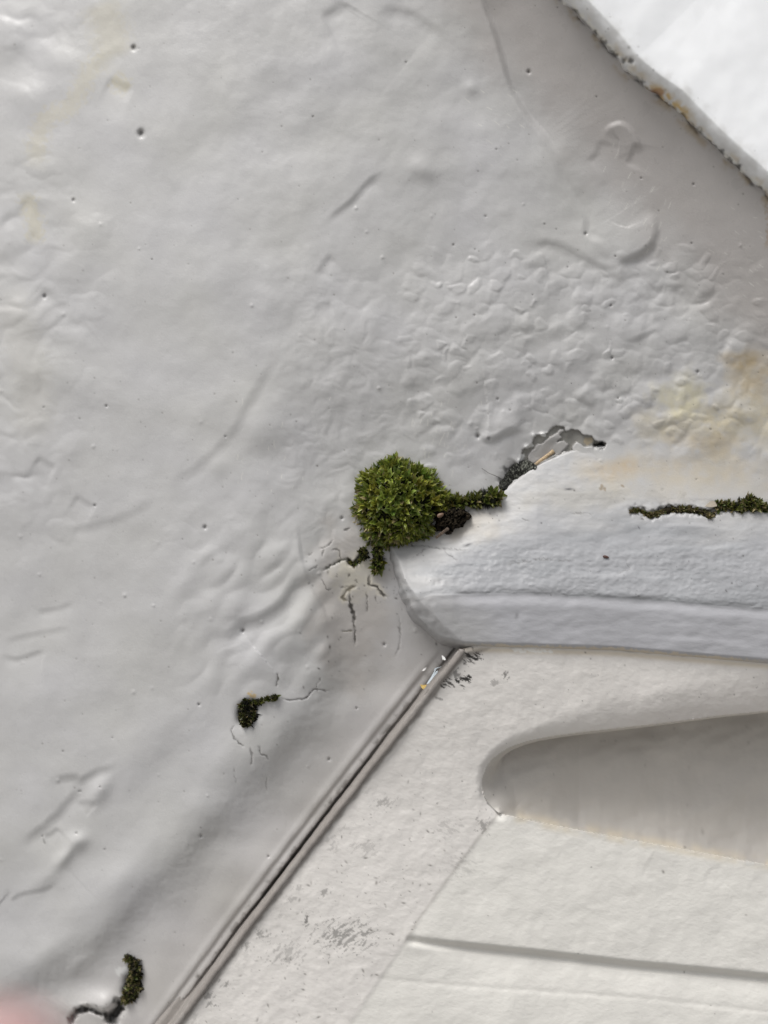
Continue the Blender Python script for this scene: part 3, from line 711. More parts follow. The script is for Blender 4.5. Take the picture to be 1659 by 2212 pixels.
H += .08 * np.exp(-(dB / 8) ** 2) * sst(1085, 1160, U)
Dd = SH
LINE_GV = smooth_line([(874, 2028), (930, 2038), (1100, 2056), (1230, 2070), (1350, 2084), (1500, 2098), (1659, 2114), (1900, 2142), (2600, 2220)])
w_, u_, v_, (d, tt, s) = Dd.near(LINE_GV, 260)
sd = d * s; kk = sst(0, .10, tt)
H[w_] -= sst(0, .012, tt) * .9 * np.exp(-(sd / 8) ** 2)
H[w_] -= kk * 1.9 * sst(-13, 10, sd) * np.exp(-np.maximum(sd - 8, 0) / 60)
Dd.paint(w_, sst(0, .012, tt) * .30 * np.exp(-(sd / 9) ** 2), lin(120, 118, 116))
Dd.groove([(790, 2108), (900, 2122), (1150, 2140), (1400, 2158), (1659, 2186), (1900, 2210)], 6, .10)
for pts, a, e, f in [(R('4', 440, 1010, 415, 1080, 420, 1130), .3, 5, 14), (R('4', 540, 1190, 620, 1165, 740, 1160), .35, 4, 12), (R('4', 600, 1150, 700, 1130, 760, 1140), .3, 4, 12), (R('4', 480, 1000, 520, 970, 560, 1010), .25, 8, 20),
                     (R('4', 1000, 960, 1200, 920, 1400, 870, 1659, 800), -1.0, 24, 60), (R('4', 1100, 1480, 1140, 1400, 1180, 1340), -.14, 6, 70), (R('4', 1380, 1500, 1400, 1440, 1470, 1400), -.14, 6, 70)]:
    Dd.step(pts, a, e, f)
C = SH.C
C[:] = lin(226, 222, 217)
C *= (1 + .02 * fbm(U, V, 170, 2, 111))[..., None]
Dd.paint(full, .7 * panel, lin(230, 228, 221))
Dd.paint(full, np.where(hollow, .6, 0), lin(190, 185, 178))  # recess painted greyer than the frame, deepening its shade in the colour
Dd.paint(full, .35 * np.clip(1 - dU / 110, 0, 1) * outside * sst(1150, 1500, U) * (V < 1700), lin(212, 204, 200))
Dd.paint(full, np.exp(-((dB - 4) / 9) ** 2) * .55 * sst(1080, 1110, U) * np.clip(.7 + fbm(U, V, 40, 2, 113), 0, 1), lin(232, 219, 194))
Dd.paint(full, np.exp(-(dM / 2.2) ** 2) * .18 * (V > 1750) * (V < 2040), lin(180, 172, 160))
dbot = np.abs(V - (np.interp(U, [951, 1006, 1131, 1330, 1659], [1384, 1397, 1400, 1406, 1434]) + 6))
Dd.paint(full, .6 * np.exp(-(dbot / 6) ** 2) * (U > 985), lin(226, 212, 188))
for pts, wd in [(R('4', 560, 478, 600, 484, 650, 470), 3.6), (R('4', 640, 486, 720, 488), 2.4), (R('4', 905, 440, 1000, 446), 2)]:
    Dd.tint(pts, wd, lin(240, 238, 232), .9, 3, 2, False)
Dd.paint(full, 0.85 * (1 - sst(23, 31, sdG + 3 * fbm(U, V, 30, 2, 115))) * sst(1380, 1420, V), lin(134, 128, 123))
# black mildew on the frame
def mildew(cx, cy, rx, ry, k, seed, ang=.5):
    w_ = Dd.win([(cx, cy)], max(rx, ry) * 1.6); u_, v_ = U[w_], V[w_]
    a = np.hypot((u_ - cx) / rx, (v_ - cy) / ry)
    ca, sa = math.cos(ang), math.sin(ang)
    n = fbm((u_ * ca + v_ * sa) * .45, (-u_ * sa + v_ * ca) * 1.3, 9, 3, 120 + seed, .7)
    Dd.paint(w_, k * sst(-.05, .4, n + .55 - a * .85), lin(56, 54, 52))
mildew(1022, 1414, 22, 12, 1, 1); mildew(1012, 1428, 14, 8, .8, 2); mildew(1002, 1468, 17, 13, 1, 3); mildew(968, 1478, 14, 9, .9, 4); mildew(985, 1455, 12, 12, .6, 5, 2.3); mildew(1090, 1457, 8, 10, .7, 6, 2.3); mildew(1070, 1476, 10, 10, .4, 7, 2.3)
mildew(948, 1510, 10, 6, .5, 8); mildew(745, 2020, 62, 34, .5, 9, 2.5); mildew(662, 1985, 9, 14, .65, 10, 2.2); mildew(560, 2015, 8, 10, .5, 11, 2.3); mildew(1045, 1785, 14, 26, .45, 12, 2.2); mildew(830, 1735, 20, 14, .35, 13, 2.3); mildew(700, 1925, 14, 12, .45, 14, 2.3); mildew(620, 2060, 40, 26, .3, 15, 2.3); mildew(970, 1790, 30, 20, .2, 16); mildew(790, 1830, 30, 20, .22, 17, 2.4); mildew(1000, 1870, 30, 30, .15, 19)
for i in range(26):
    tt = i / 25; u_ = 370 + (780 - 370) * tt; v_ = 2225 + (1700 - 2225) * tt
    mildew(u_ + 26 + 12 * math.sin(i * 2.7), v_ + 8, 14, 10, (.12 + .3 * (math.sin(i * 5.1) > .2)) * (1.3 - tt), 30 + i % 9, 2.25)
fr = lambda u, v: 1.0 if ((u - 365) * 1.25 > (2212 - v) + 60 and v > 1420 and not (v > 1757 and u > 1077 - (v - 1757) * .72)) else 0.05
Dd.specks(170, fr, lin(84, 80, 76), 0.7, 1.6, 31, .03, 1.3)
Dd.specks(150, lambda u, v: fr(u, v) * (1 if v > 1650 and u < 950 else 0), lin(110, 106, 100), 0.7, 2.0, 33, .03, 2.4)
Dd.specks(24, lambda u, v: .5 if v > 1560 else 0, lin(140, 134, 128), 1, 3, 35, 0, 1.6)
SH.C *= .91
def door_part(name, mask, skirt=False):
    nv, nu = U.shape
    i = np.arange(nv * nu).reshape(nv, nu)
    q = np.stack([i[:-1, :-1], i[1:, :-1], i[1:, 1:], i[:-1, 1:]], -1)[mask[:-1, :-1]].reshape(-1, 4)
    used = np.unique(q); back = np.zeros(nv * nu, int); back[used] = np.arange(len(used))
    co = P(U, V + SH.dV, H).reshape(-1, 3)[used]
    o = raw_mesh(name, co, [back[q]], M_door, None, SH.C.reshape(-1, 3)[used])
    adopt(o, door)
is_panel = (sdM > -2) & (V > 1757) & (~hollow) & (sB > 0)
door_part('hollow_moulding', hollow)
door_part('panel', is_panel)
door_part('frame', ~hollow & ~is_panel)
DOOR = SH

# the rounded seal strip between door and wall
def tube_mesh(name, pts, rad, mat, cols=None, seg=10, seed=0, flat=1.0, jitter=.0):
    pts = np.asarray(pts, float); n = len(pts)
    r_ = np.random.default_rng(seed)
    rad = np.broadcast_to(np.asarray(rad, float), (n,)) if np.ndim(rad) == 0 else np.asarray(rad, float)
    tg = np.gradient(pts, axis=0); tg /= np.linalg.norm(tg, axis=1)[:, None] + 1e-12
    ref = np.array([0, -1., 0])
    co = []
    for i in range(n):
        a = np.cross(tg[i], ref); a /= np.linalg.norm(a) + 1e-9
        b = np.cross(a, tg[i])
        for k in range(seg):
            th = 2 * math.pi * k / seg
            rr = rad[i] * (1 + jitter * r_.normal())
            co.append(pts[i] + rr * (math.cos(th) * a + flat * math.sin(th) * b))
    co.append(pts[0]); co.append(pts[-1])
    i = np.arange(n * seg).reshape(n, seg); j = np.roll(i, -1, 1)
    q = np.stack([i[:-1], j[:-1], j[1:], i[1:]], -1).reshape(-1, 4)
    e0 = np.stack([np.full(seg, n * seg), j[0], i[0]], -1); e1 = np.stack([np.full(seg, n * seg + 1), i[-1], j[-1]], -1)
    return raw_mesh(name, co, [q, np.concatenate([e0, e1])], mat)
M_seal = plain_mat('dusty_seal', lin(136, 130, 125), .65, .12, 600, .06)
pts = []
for k in range(140):
    tt = k / 139
    v_ = 1394 + (2320 - 1394) * tt
    g = [(2560, 110), (2212, 365), (2000, 520), (1765, 700), (1585, 840), (1478, 925), (1400, 985)]
    u_ = np.interp(v_, [a for a, b in g][::-1], [b for a, b in g][::-1])
    h_ = 4.6 - 1.6 * np.clip((v_ - 1400) / 350, 0, 1) + .006 * min(700, max(v_ - 1750, 0)) - 1.8 * min(1, max(0, 1 - (u_ - 400) / 700)) - 4.2
    pts.append(P(np.array(u_ + 12.8 + 1.2 * math.sin(k * .37) * math.sin(k * .11)), np.array(v_ + 8.0), np.array(h_ + 4.5 + .25 * math.sin(k * .23 + 1))))
pts += [pts[-1] + (np.array(pts[-1]) - pts[-2]) * 6 * k for k in range(1, 30)]
seal = tube_mesh('seal_strip', pts, .00076, M_seal, seg=14, jitter=.02)
adopt(seal, door)

# ================================================================== THE SILL (upper right)
SH = Sheet(1080, 1684, -24, 560, 2.0, (900, 9000, -7000, 3000))
U, V, H = SH.U, SH.V, SH.H
dS, tS, sS = polydist(np.clip(U, -6000, 9000), np.clip(V, -8000, 9000), LINE_SILL)
sd0 = -dS * sS
sd = sd0 + 4 * fbm(U, V, 40, 2, 131) + 1.2 * fbm(U, V, 12, 2, 134)
hw = wall_macro(np.clip(U, -500, 2400), np.clip(V, -600, 1500))
edge = .043 * 235 + 1.8
H += edge + .0 * hw
H += 6.0 * (1 - np.exp(-np.clip(sd0, 0, None) / 26)) - .075 * np.clip(sd0 - 40, 0, 800)
H -= np.where(sd < 3, np.clip(3 - sd, 0, 160) * .6, 0)
H += .16 * fbm(U, V, 70, 2, 137) + .03 * fbm(U, V, 14, 2, 139) * (1 - sst(20, 60, sd))
C = SH.C
C[:] = lin(238, 239, 240)
s_n = fbm(U, V, 30, 3, 141)
SH.paint(full, .65 * (1 - sst(8, 62, sd + 26 * s_n)), lin(202, 201, 198))  # shading of the turned-under edge band, put into the paint
along = (U - 1215) / 444.0
SH.paint(full, .7 * np.exp(-((sd - 4) / 7) ** 2) * sst(-.1, .3, fbm(U, V, 22, 3, 143)), lin(232, 230, 220))
SH.paint(full, .95 * (1 - sst(.4, 1.1, np.hypot((U - 1450) / 76, (V - 228) / 72) + .3 * s_n)) * (1 - sst(9, 26, sd + 9 * s_n)) * sst(-.5, .3, fbm(U, V, 16, 2, 151)), lin(206, 178, 120))
SH.paint(full, .9 * (1 - sst(.3, 1.1, np.hypot((U - 1420) / 16, (V - 200) / 11) + .5 * s_n)), lin(150, 92, 44))
SH.paint(full, .6 * (1 - sst(.4, 1.1, np.hypot((U - 1652) / 16, (V - 440) / 34) + .4 * s_n)), lin(150, 122, 70))
for a, b, rr, k in [(1300, 92, 12, .7), (1385, 178, 9, .7), (1505, 288, 14, .8), (1556, 330, 12, .85), (1590, 362, 12, .9), (1240, 28, 10, .6), (1640, 408, 9, .7), (1475, 250, 8, .6), (1328, 118, 10, .8), (1348, 130, 7, .7), (1362, 132, 8, .7), (1490, 278, 8, .8), (1530, 310, 9, .8), (1572, 348, 10, .95), (1545, 318, 6, .7), (1285, 70, 8, .7), (1205, 2, 10, .8), (1620, 396, 6, .7)]:
    SH.paint(full, k * (1 - sst(.4, 1.1, np.hypot((U - a) / rr, (V - b) / rr) + .5 * fbm(U, V, 9, 2, 145))), lin(66, 64, 62))
    SH.bump(a, b, rr * .8, -.9)
SH.paint(full, .55 * np.exp(-((sd - 1) / 3.0) ** 2) * sst(.0, .5, fbm(U, V, 34, 3, 147) + .25), lin(70, 66, 62))
SH.paint(full, .45 * np.exp(-((sd - 12) / 9) ** 2) * sst(.0, .6, fbm(U, V, 50, 3, 149)), lin(196, 176, 136))
SH.specks(60, lambda u, v: 1 if u > 1240 and abs((v - (u - 1215) * .95)) < 70 else 0, lin(150, 148, 146), 1, 3, 41)
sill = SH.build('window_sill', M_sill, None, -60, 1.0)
tag(sill, 'bright white painted sill with chipped rusty edge, in the upper right corner', 'sill')
SILL = SH

def surf(u, v):
    """height of whichever painted surface is in front at this spot"""
    h = grid_h(WALL, u, v)
    if u > 780 and v > 885: h = max(h, grid_h(LEDGE, u, v))
    if v > 1355: h = max(h, grid_h(DOOR, u, v))
    return h

def P1(u, v, h):
    return P(np.array(float(u)), np.array(float(v)), np.array(float(h)))

# loose shreds of paint on the sill edge and where the wall coat has lifted
def flake(name, u, v, lift, outline, thick, mat, label, cat, group, rot=0, tilt=.35):
    n = len(outline); c = P1(u, v, max(surf(u, v), max(surf(u + a, v + b) for a, b in ((-9, -6), (9, 6), (14, 9))) - 1.2) + lift)
    co = []
    for sgn in (0, 1):
        for (x, y) in outline:
            a = x * math.cos(rot) - y * math.sin(rot); b = x * math.sin(rot) + y * math.cos(rot)
            co.append(c + np.array([a * S, -(tilt * a * S + .15 * abs(b) * S) - sgn * thick * 1e-3, -b * S]))
    f = [np.arange(n)[None, ::-1], (np.arange(n) + n)[None]]
    s = np.stack([np.arange(n), (np.arange(n) + 1) % n, (np.arange(n) + 1) % n + n, np.arange(n) + n], -1)
    o = raw_mesh(name, np.array(co) - c, f + [s], mat, None, None, False)
    o.location = c
    return tag(o, label, cat, group)
M_chip = plain_mat('white_chip', lin(236, 236, 234), .5, .08, 800)
M_chipb = plain_mat('blue_white_chip', lin(206, 216, 222), .35, .12, 600)
M_chipy = plain_mat('yellow_chip', lin(206, 176, 104), .55, .3, 1400)
g_f = 'loose paint flakes along the door joint'
u0, v0 = R('B', 797, 620)[0]
flake('paint_flake', u0, v0, .6, [(-4, -5), (-1, -5), (3, -1), (5, 3), (3, 4), (-2, 3)], .12, M_chip, 'small white paint flake, topmost in the joint just below the ledge', 'paint flake', g_f)
u0, v0 = R('B', 592, 742)[0]
flake('paint_flake', u0, v0, .35, [(-5, 3), (-2, -1), (4, -5), (3, -1), (-1, 3), (-4, 4)], .12, M_chip, 'tiny white paint flake on the wall edge left of the joint', 'paint flake', g_f)
u0, v0 = R('B', 695, 800)[0]
flake('paint_flake', u0, v0, 2.2, [(16, -18), (8, -16), (1, -14), (0, -7), (-6, 4), (-14, 16), (-16, 20), (-10, 17), (-9, 15), (-2, 6), (7, -4), (8, -9), (5, -8), (2, -4), (4, -12), (9, -15)], .12, M_chipb, 'long pale blue-white sliver of paint lodged in the joint', 'paint flake', g_f, 0, .1)
u0, v0 = R('B', 580, 925)[0]
flake('paint_flake', u0, v0, 1.0, [(-7, -4), (-1, -3), (7, -4), (5, 1), (0, 6), (-3, 4)], .14, M_chipy, 'yellow paint flake stuck in the joint below the pale sliver', 'paint flake', g_f)

# ================================================================== MOSS
def leaves(shoots, seed, green=1.0, tan=.06):
    """shoots: list of (position, axis, size mm, number of leaves, brightness)"""
    r_ = np.random.default_rng(seed)
    CO = []; CL = []; F = []; base = 0
    rows = [0, .18, .42, .68, .88, 1.0]; prof = [.45, .85, 1.0, .72, .30, .02]
    for shoot in shoots:
        (p, ax, size, nl, br), t_dead = shoot[:5], (shoot[5] if len(shoot) > 5 else tan)
        ax = np.asarray(ax) / np.linalg.norm(ax)
        a = np.cross(ax, [.31, .2, .93]); a /= np.linalg.norm(a); b = np.cross(ax, a)
        ph = r_.uniform(0, 6.28)
        hue = r_.normal()
        for k in range(nl):
            q = (k + .5) / nl                                   # 0 inner .. 1 outer
            th = ph + 2.39996 * k + r_.normal() * .15
            rad = math.cos(th) * a + math.sin(th) * b
            tanv = -math.sin(th) * a + math.cos(th) * b
            inc = .16 + .95 * q ** 1.1 + r_.normal() * .08
            L = size * (.62 + .5 * q) * r_.uniform(.85, 1.15) * 1e-3
            wd = L * r_.uniform(.19, .25)
            curl = r_.normal() * .18 - .12
            dead = r_.random() < t_dead
            col = np.array([.178, .218, .028]) * br * green * r_.uniform(.6, 1.35)
            col *= np.array([1 + .10 * hue, 1, 1 - .1 * hue]); col[0] *= 1 + .07 * r_.normal()
            if dead: col = np.array([.27, .22, .11]) * br * r_.uniform(.7, 1.2)
            o = p - ax * (q * .55 * size * 1e-3) + rad * .05 * size * 1e-3
            for ri, (t, w_) in enumerate(zip(rows, prof)):
                an = inc + curl * (t - .3) * 2
                d = rad * math.sin(an) + ax * math.cos(an)
                nrm = ax * math.sin(an) - rad * math.cos(an)
                c = o + d * L * t
                hw_ = wd * w_
                tipc = sstf(.80, 1.0, t)
                edge_c = col * 1.0 + np.array([.13, .13, .06]) * (.35 + .4 * tipc) * br
                mid_c = col * (1 - .12 * (1 - t)) + np.array([.20, .17, .09]) * tipc * br
                for sx in (-1, 0, 1):
                    CO.append(c + tanv * sx * hw_ + nrm * (hw_ * .45 * abs(sx) ))
                    CL.append(edge_c if sx else mid_c)
            for ri in range(len(rows) - 1):
                for sx in range(2):
                    i = base + ri * 3 + sx
                    F.append((i, i + 1, i + 4, i + 3))
            # hair point
            n0 = base + len(rows) * 3
            tipd = d + rad * r_.normal() * .3 + ax * r_.normal() * .3
            for off in (-.05, .05):
                CO.append(c + tanv * off * wd - d * L * .03); CL.append(np.array([.42, .38, .26]))
            CO.append(c + tipd * L * r_.uniform(.06, .22)); CL.append(np.array([.5, .45, .32]))
            F.append((n0, n0 + 1, n0 + 2, n0 + 2))
            base = n0 + 3
    F = np.array(F)
    tri = F[:, 2] == F[:, 3]
    return np.array(CO), [F[~tri], F[tri][:, :3]], np.array(CL)

def sstf(a, b, x):
    t = min(1, max(0, (x - a) / (b - a))); return t * t * (3 - 2 * t)

def dome(c, rx, rz, ht, seed, rough=.15, mat=None, name='soil_core', n=64, col=(.012, .011, .006), var=.6, outline=None):
    """lumpy mound seated in the wall, c = world point at its foot"""
    r_ = np.random.default_rng(seed)
    nr = n // 2; co = []; cl = []
    for i in range(nr + 1):
        rho = i / nr
        for k in range(n):
            th = 2 * math.pi * k / n
            rr = rho * (1 if outline is None else outline(th))
            x, z = math.cos(th) * rr * rx, math.sin(th) * rr * rz
            y = ht * math.sqrt(max(0, 1 - rho ** 2.6))
            nn = float(fbm(np.array(x * 9000 + seed * 31), np.array(z * 9000), 14, 3, seed % 50))
            n2 = float(fbm(np.array(x * 9000 + 5), np.array(z * 9000 + seed), 4.5, 2, 7)) if rough < 0 else 0
            y += abs(rough) * ht * (nn + .8 * n2) * (1 if rho < .97 else 0) - (.004 if i == nr else 0)
            co.append((c[0] + x, c[1] - y, c[2] + z))
            v = max(.1, 1 + var * (nn + 1.2 * n2))
            cl.append(np.clip(np.array(col) * v, 0.002, 1))
    i = np.arange((nr + 1) * n).reshape(nr + 1, n); j = np.roll(i, -1, 1)
    q = np.stack([i[:-1], i[1:], j[1:], j[:-1]], -1).reshape(-1, 4)
    return raw_mesh(name, co, [q], mat or M_soil, None, np.array(cl))

def moss_thing(name, foot, label, group, sh, seed, green=1, tan=.06, core=None):
    t = empty(name, foot, label, 'moss', group)
    co, f, cl = leaves(sh, seed, green, tan)
    o = raw_mesh('foliage', co, f, M_leaf, None, cl); adopt(o, t)
    if core: adopt(core, t)
    return t

g_m = 'moss growing in the cracks'
# --- the big cushion
cu, cv = 860, 1088
hb = -4.2
foot = Vector(P1(cu, cv, hb))
RX, RZ, HT = .0104, .0104, .0087
def out_c(th):
    return 1 + .06 * math.sin(2 * th + .6) + .045 * math.sin(3 * th + 2) + .035 * math.sin(5 * th) + .02 * math.sin(8 * th)
core = dome(foot, RX * .86, RZ * .86, HT * .84, 5, .05, None, 'soil_core', 72, (.009, .010, .003), .5, out_c)
sh = []
r_ = np.random.default_rng(5)
n_sh = 265
for i in range(n_sh):
    z = 1 - (i + .5) / n_sh * 1.0
    th = 2.39996 * i + r_.normal() * .12
    rho = math.sqrt(max(0, 1 - z * z))
    rr = rho * out_c(th)
    x, zz, y = math.cos(th) * rr * RX, math.sin(th) * rr * RZ, HT * z
    nrm = np.array([math.cos(th) * rho / RX * .0095, -z * .0095 / HT, math.sin(th) * rho / RZ * .0095])
    nrm = nrm / np.linalg.norm(nrm) + r_.normal(size=3) * .17 + np.array([0, -.2, .08])
    if x > .0078 and zz < -.0012: continue
    lowleft = sstf(.0, .009, -x * .6 - zz * .8)
    size = r_.uniform(2.5, 3.2) * (1 - .25 * lowleft)
    p = np.array(foot) + np.array([x * .97, -y * .97 + .0002, zz * .97]) + r_.normal(size=3) * .00045
    sh.append((p, nrm, size, int(r_.integers(7, 12)), r_.uniform(.7, 1.3), .02 + .3 * lowleft * rho ** 3))
cushion = moss_thing('moss_cushion', foot, 'large round bright green moss cushion sitting at the left end of the ledge', g_m, sh, 11, 1.0, .025, core)

def clump(name, line, rad_mm, n, size, seed, label, green=.8, tan=.1, lift=.0, core_col=(.012, .012, .007), bright=1.0, tilt=(0, -1, .5), core_h=.9, sub=1.0, leafsel=None, parent_name=None):
    """moss following a crack: dark soil body along the line with leafy shoots on it"""
    line = smooth_line(line, 5)
    r_ = np.random.default_rng(seed)
    rad = np.interp(np.linspace(0, 1, len(line)), np.linspace(0, 1, len(rad_mm)), rad_mm)
    pts = []
    for i, (u, v) in enumerate(line):
        pts.append(P1(u, v, max(surf(u + 10, v + 6), surf(u - 10, v - 6), surf(u, v)) * .5 + surf(u, v) * .5 + lift))
    pts = np.array(pts)
    foot = Vector(pts[len(pts) // 2]) + Vector((0, .001, 0))
    # lumpy body
    fine = []; fr_ = []
    for i in range(len(pts) - 1):
        for k in range(3):
            t = k / 3; fine.append(pts[i] * (1 - t) + pts[i + 1] * t); fr_.append(rad[i] * (1 - t) + rad[i + 1] * t)
    fine.append(pts[-1]); fr_.append(rad[-1])
    fine = np.array(fine); fr_ = np.array(fr_) * 1e-3
    fr_ = fr_ * (1 + .22 * r_.normal(size=len(fr_)))
    seg = 14
    body = tube_mesh('soil_core', fine, np.maximum(fr_, 1e-4), M_soil, None, seg, seed, core_h, .16)
    cl = np.array(core_col) * np.exp(.5 * r_.normal(size=(len(fine) * seg + 2, 1)))
    at = body.data.attributes.new('paint', 'FLOAT_COLOR', 'POINT')
    at.data.foreach_set('color', np.concatenate([np.clip(cl, .002, .6), np.ones((len(cl), 1))], 1).astype(np.float32).ravel())
    sh = []
    for i in range(n):
        t = r_.random() * (len(fine) - 1); k = int(t)
        if leafsel and not leafsel(t / (len(fine) - 1), r_): continue
        rr = fr_[k]
        th = r_.uniform(-1.3, 1.3)
        tg = fine[min(k + 1, len(fine) - 1)] - fine[max(k - 1, 0)]; tg /= np.linalg.norm(tg) + 1e-9
        a = np.cross(tg, [0, -1, 0]); a /= np.linalg.norm(a) + 1e-9
        out = math.sin(th) * a + math.cos(th) * np.array([0, -1, 0])
        p = fine[k] + out * rr * .85
        ax = out + np.array(tilt) * .6 + r_.normal(size=3) * .35
        sh.append((p, ax, size * r_.uniform(.7, 1.3), int(r_.integers(5, 9)), bright * r_.uniform(.6, 1.2)))
    return moss_thing(name, foot, label, g_m, sh, seed + 100, green, tan, body)

# soil mound at the cushion's right side
s_u, s_v = R('1', 950, 700)[0]
so = dome(np.array(P1(s_u, s_v, -3.6)), 0.0043, .0032, .0050, 9, -.22, None, 'soil_mound', 150, (.015, .011, .006), .9, lambda th: 1 + .14 * math.sin(3 * th + 1) + .1 * math.sin(7 * th) + .25 * math.exp(-((th - .9) / .5) ** 2))
so.data.transform(__import__('mathutils').Matrix.Translation(-Vector(P1(s_u, s_v, -3.6)))); so.location = P1(s_u, s_v, -3.6)
tag(so, 'black crumbly soil mound wedged against the right side of the large moss cushion', 'soil')
clump('moss_tuft', R('1', 880, 560, 950, 575, 1010, 590, 1060, 575), [.7, .9, .8, .5], 22, 2.4, 21, 'narrow green moss bridge on top of the dark soil right of the large cushion', .68, .1, .6)
clump('moss_tuft', R('1', 1070, 585, 1130, 565, 1190, 560, 1250, 550, 1290, 530), [1.0, 1.6, 1.9, 1.7, .9], 34, 2.2, 22, 'small dark moss tuft with a leafy rim between the soil mound and lichen strip', .6, .1, .4, (.012, .014, .008), 1.0, (.35, -.6, .8), .8, leafsel=lambda t, r: t > .45 or r.random() < .4)
clump('moss_tuft', R('1', 470, 880, 465, 920, 470, 970, 465, 1020, 455, 1045), [.8, 1.1, 1.2, .9, .4], 26, 1.9, 23, 'small hanging moss sprig directly below the large cushion', .75, .12, .4, (.014, .014, .007), .9, (0, -.7, -.8), leafsel=lambda t, r: t > .5 or r.random() < .35)
clump('moss_tuft', R('1', 345, 900, 375, 915, 385, 940, 350, 970, 310, 1000, 285, 985), [.5, .9, .9, .6, .5, .3], 34, .9, 24, 'thin dark moss in the zigzag crack below left of the large cushion', .55, .15, .0, (.012, .013, .007), .8)
clump('moss_tuft', R('C', 150, 375, 240, 360, 300, 385, 370, 415, 450, 400, 540, 365, 700, 350, 840, 360, 960, 395, 1010, 430, 1080, 380), [.12, .32, .45, .45, .4, .6, .8, .8, .8, .5, .2], 110, .95, 25, 'long low brownish moss strip in the right-hand ledge crack', .42, .6, .0, (.02, .016, .008), .9, (0, -.7, .3), .7)
clump('moss_tuft', R('C', 1080, 290, 1180, 300, 1300, 310, 1400, 290, 1480, 280, 1540, 300, 1620, 330, 1750, 330), [.3, .6, .8, 1.2, 1.4, 1.0, .5, .6], 90, 1.6, 26, 'bushier green moss at the right end of the ledge crack, cut by the frame', .5, .25, .1, (.014, .014, .006), 1.0, (.1, -.5, .9), .8)
clump('moss_tuft', R('A', 350, 340, 440, 400, 460, 480, 420, 560, 350, 610), [1.0, 2.0, 2.2, 2.0, 1.0], 70, 1.0, 27, 'round blackish moss plug in a hole of the lower wall', .28, .2, .6, (.008, .008, .005), .8, (0, -1, .2), .7)
clump('moss_tuft', R('A', 490, 330, 580, 330, 640, 300, 710, 290, 780, 270, 830, 255), [.5, .7, .3, .4, .7, .3], 34, .9, 28, 'tiny green moss wisp on the crack right of the blackish plug', .5, .15, .3, (.012, .013, .006), .8)
clump('moss_tuft', R('G', 1205, 470, 1270, 500, 1310, 580, 1300, 680, 1290, 760, 1240, 840, 1180, 880), [.8, 1.1, 1.2, 1.7, 1.9, 1.6, .8], 95, 1.1, 29, 'tall curved olive moss patch in the crack at the lower left', .36, .3, .3, (.012, .011, .006), .9, (0, -1, .2), .7)

# lichen-covered strip in the crack above the small tuft
g0 = R('E', 400, 730, 420, 680, 470, 620, 540, 560, 600, 520, 680, 510, 730, 490)
line = smooth_line(g0, 16)
pts = np.array([P1(u, v, max(surf(u, v), -4.5) + .2) for u, v in line])
rad = np.interp(np.linspace(0, 1, len(pts)), [0, .12, .4, .7, .9, 1], [.7, 1.3, 1.7, 1.8, 1.2, .3]) * 1e-3
ls = tube_mesh('lichen_strip', pts - pts[len(pts) // 2], rad, M_soil, None, 44, 31, .3, .13)
r_ = np.random.default_rng(31)
nvv = len(ls.data.vertices)
pc = np.where(r_.random((nvv, 1)) < .35, np.array([[.16, .165, .14]]), np.array([[.018, .018, .016]])) * np.exp(.4 * r_.normal(size=(nvv, 1)))
fa = np.linspace(0, 1, nvv)[:, None]
pc = pc * (.25 + 1.3 * fa)
at = ls.data.attributes.new('paint', 'FLOAT_COLOR', 'POINT')
at.data.foreach_set('color', np.concatenate([np.clip(pc, .003, .5), np.ones((nvv, 1))], 1).astype(np.float32).ravel())
ls.location = pts[len(pts) // 2]
tag(ls, 'dark speckled lichen crust filling the crack below the pale straw', 'lichen')

# ================================================================== LITTER
def stick(name, a, b, r0, r1, mat, label, cat, lift=(.6, .9), bend=.0, group=None, flat=.6, seg=10):
    p0 = P1(*a, surf(*a) + lift[0]); p1 = P1(*b, surf(*b) + lift[1])
    n = 9; t = np.linspace(0, 1, n)[:, None]
    pts = p0 * (1 - t) + p1 * t + np.array([0, -1, .6]) * (bend * 1e-3 * np.sin(t * math.pi))
    c = pts[0].copy()
    o = tube_mesh(name, pts - c, np.interp(np.linspace(0, 1, n), [0, .5, 1], [r0, (r0 + r1) / 2 * 1.05, r1]) * 1e-3, mat, None, seg, 3, flat, .06)
    o.location = c
    return tag(o, label, cat, group)
M_straw = plain_mat('straw', lin(178, 156, 124), .55, .3, 1800)
M_wood = plain_mat('grey_wood', lin(106, 92, 80), .75, .5, 2200)
M_seed = plain_mat('seed_husk', lin(112, 88, 70), .45, .25, 2500)
M_seedd = plain_mat('dark_seed', lin(88, 64, 58), .45, .25, 2500)
M_fibre = plain_mat('dark_fibre', lin(80, 76, 70), .6, .2, 900)
q = R('E', 690, 500, 900, 345)
stick('straw', q[0], q[1], .32, .5, M_straw, 'pale tan straw lying over the peeled paint', 'straw', (.8, .8))
q = R('1', 862, 822, 945, 758)
stick('wood_splinter', q[0], q[1], .3, .38, M_wood, 'brownish grey wood splinter at the lower edge of the soil mound', 'splinter', (2.0, 4.5), 0, None, .4)

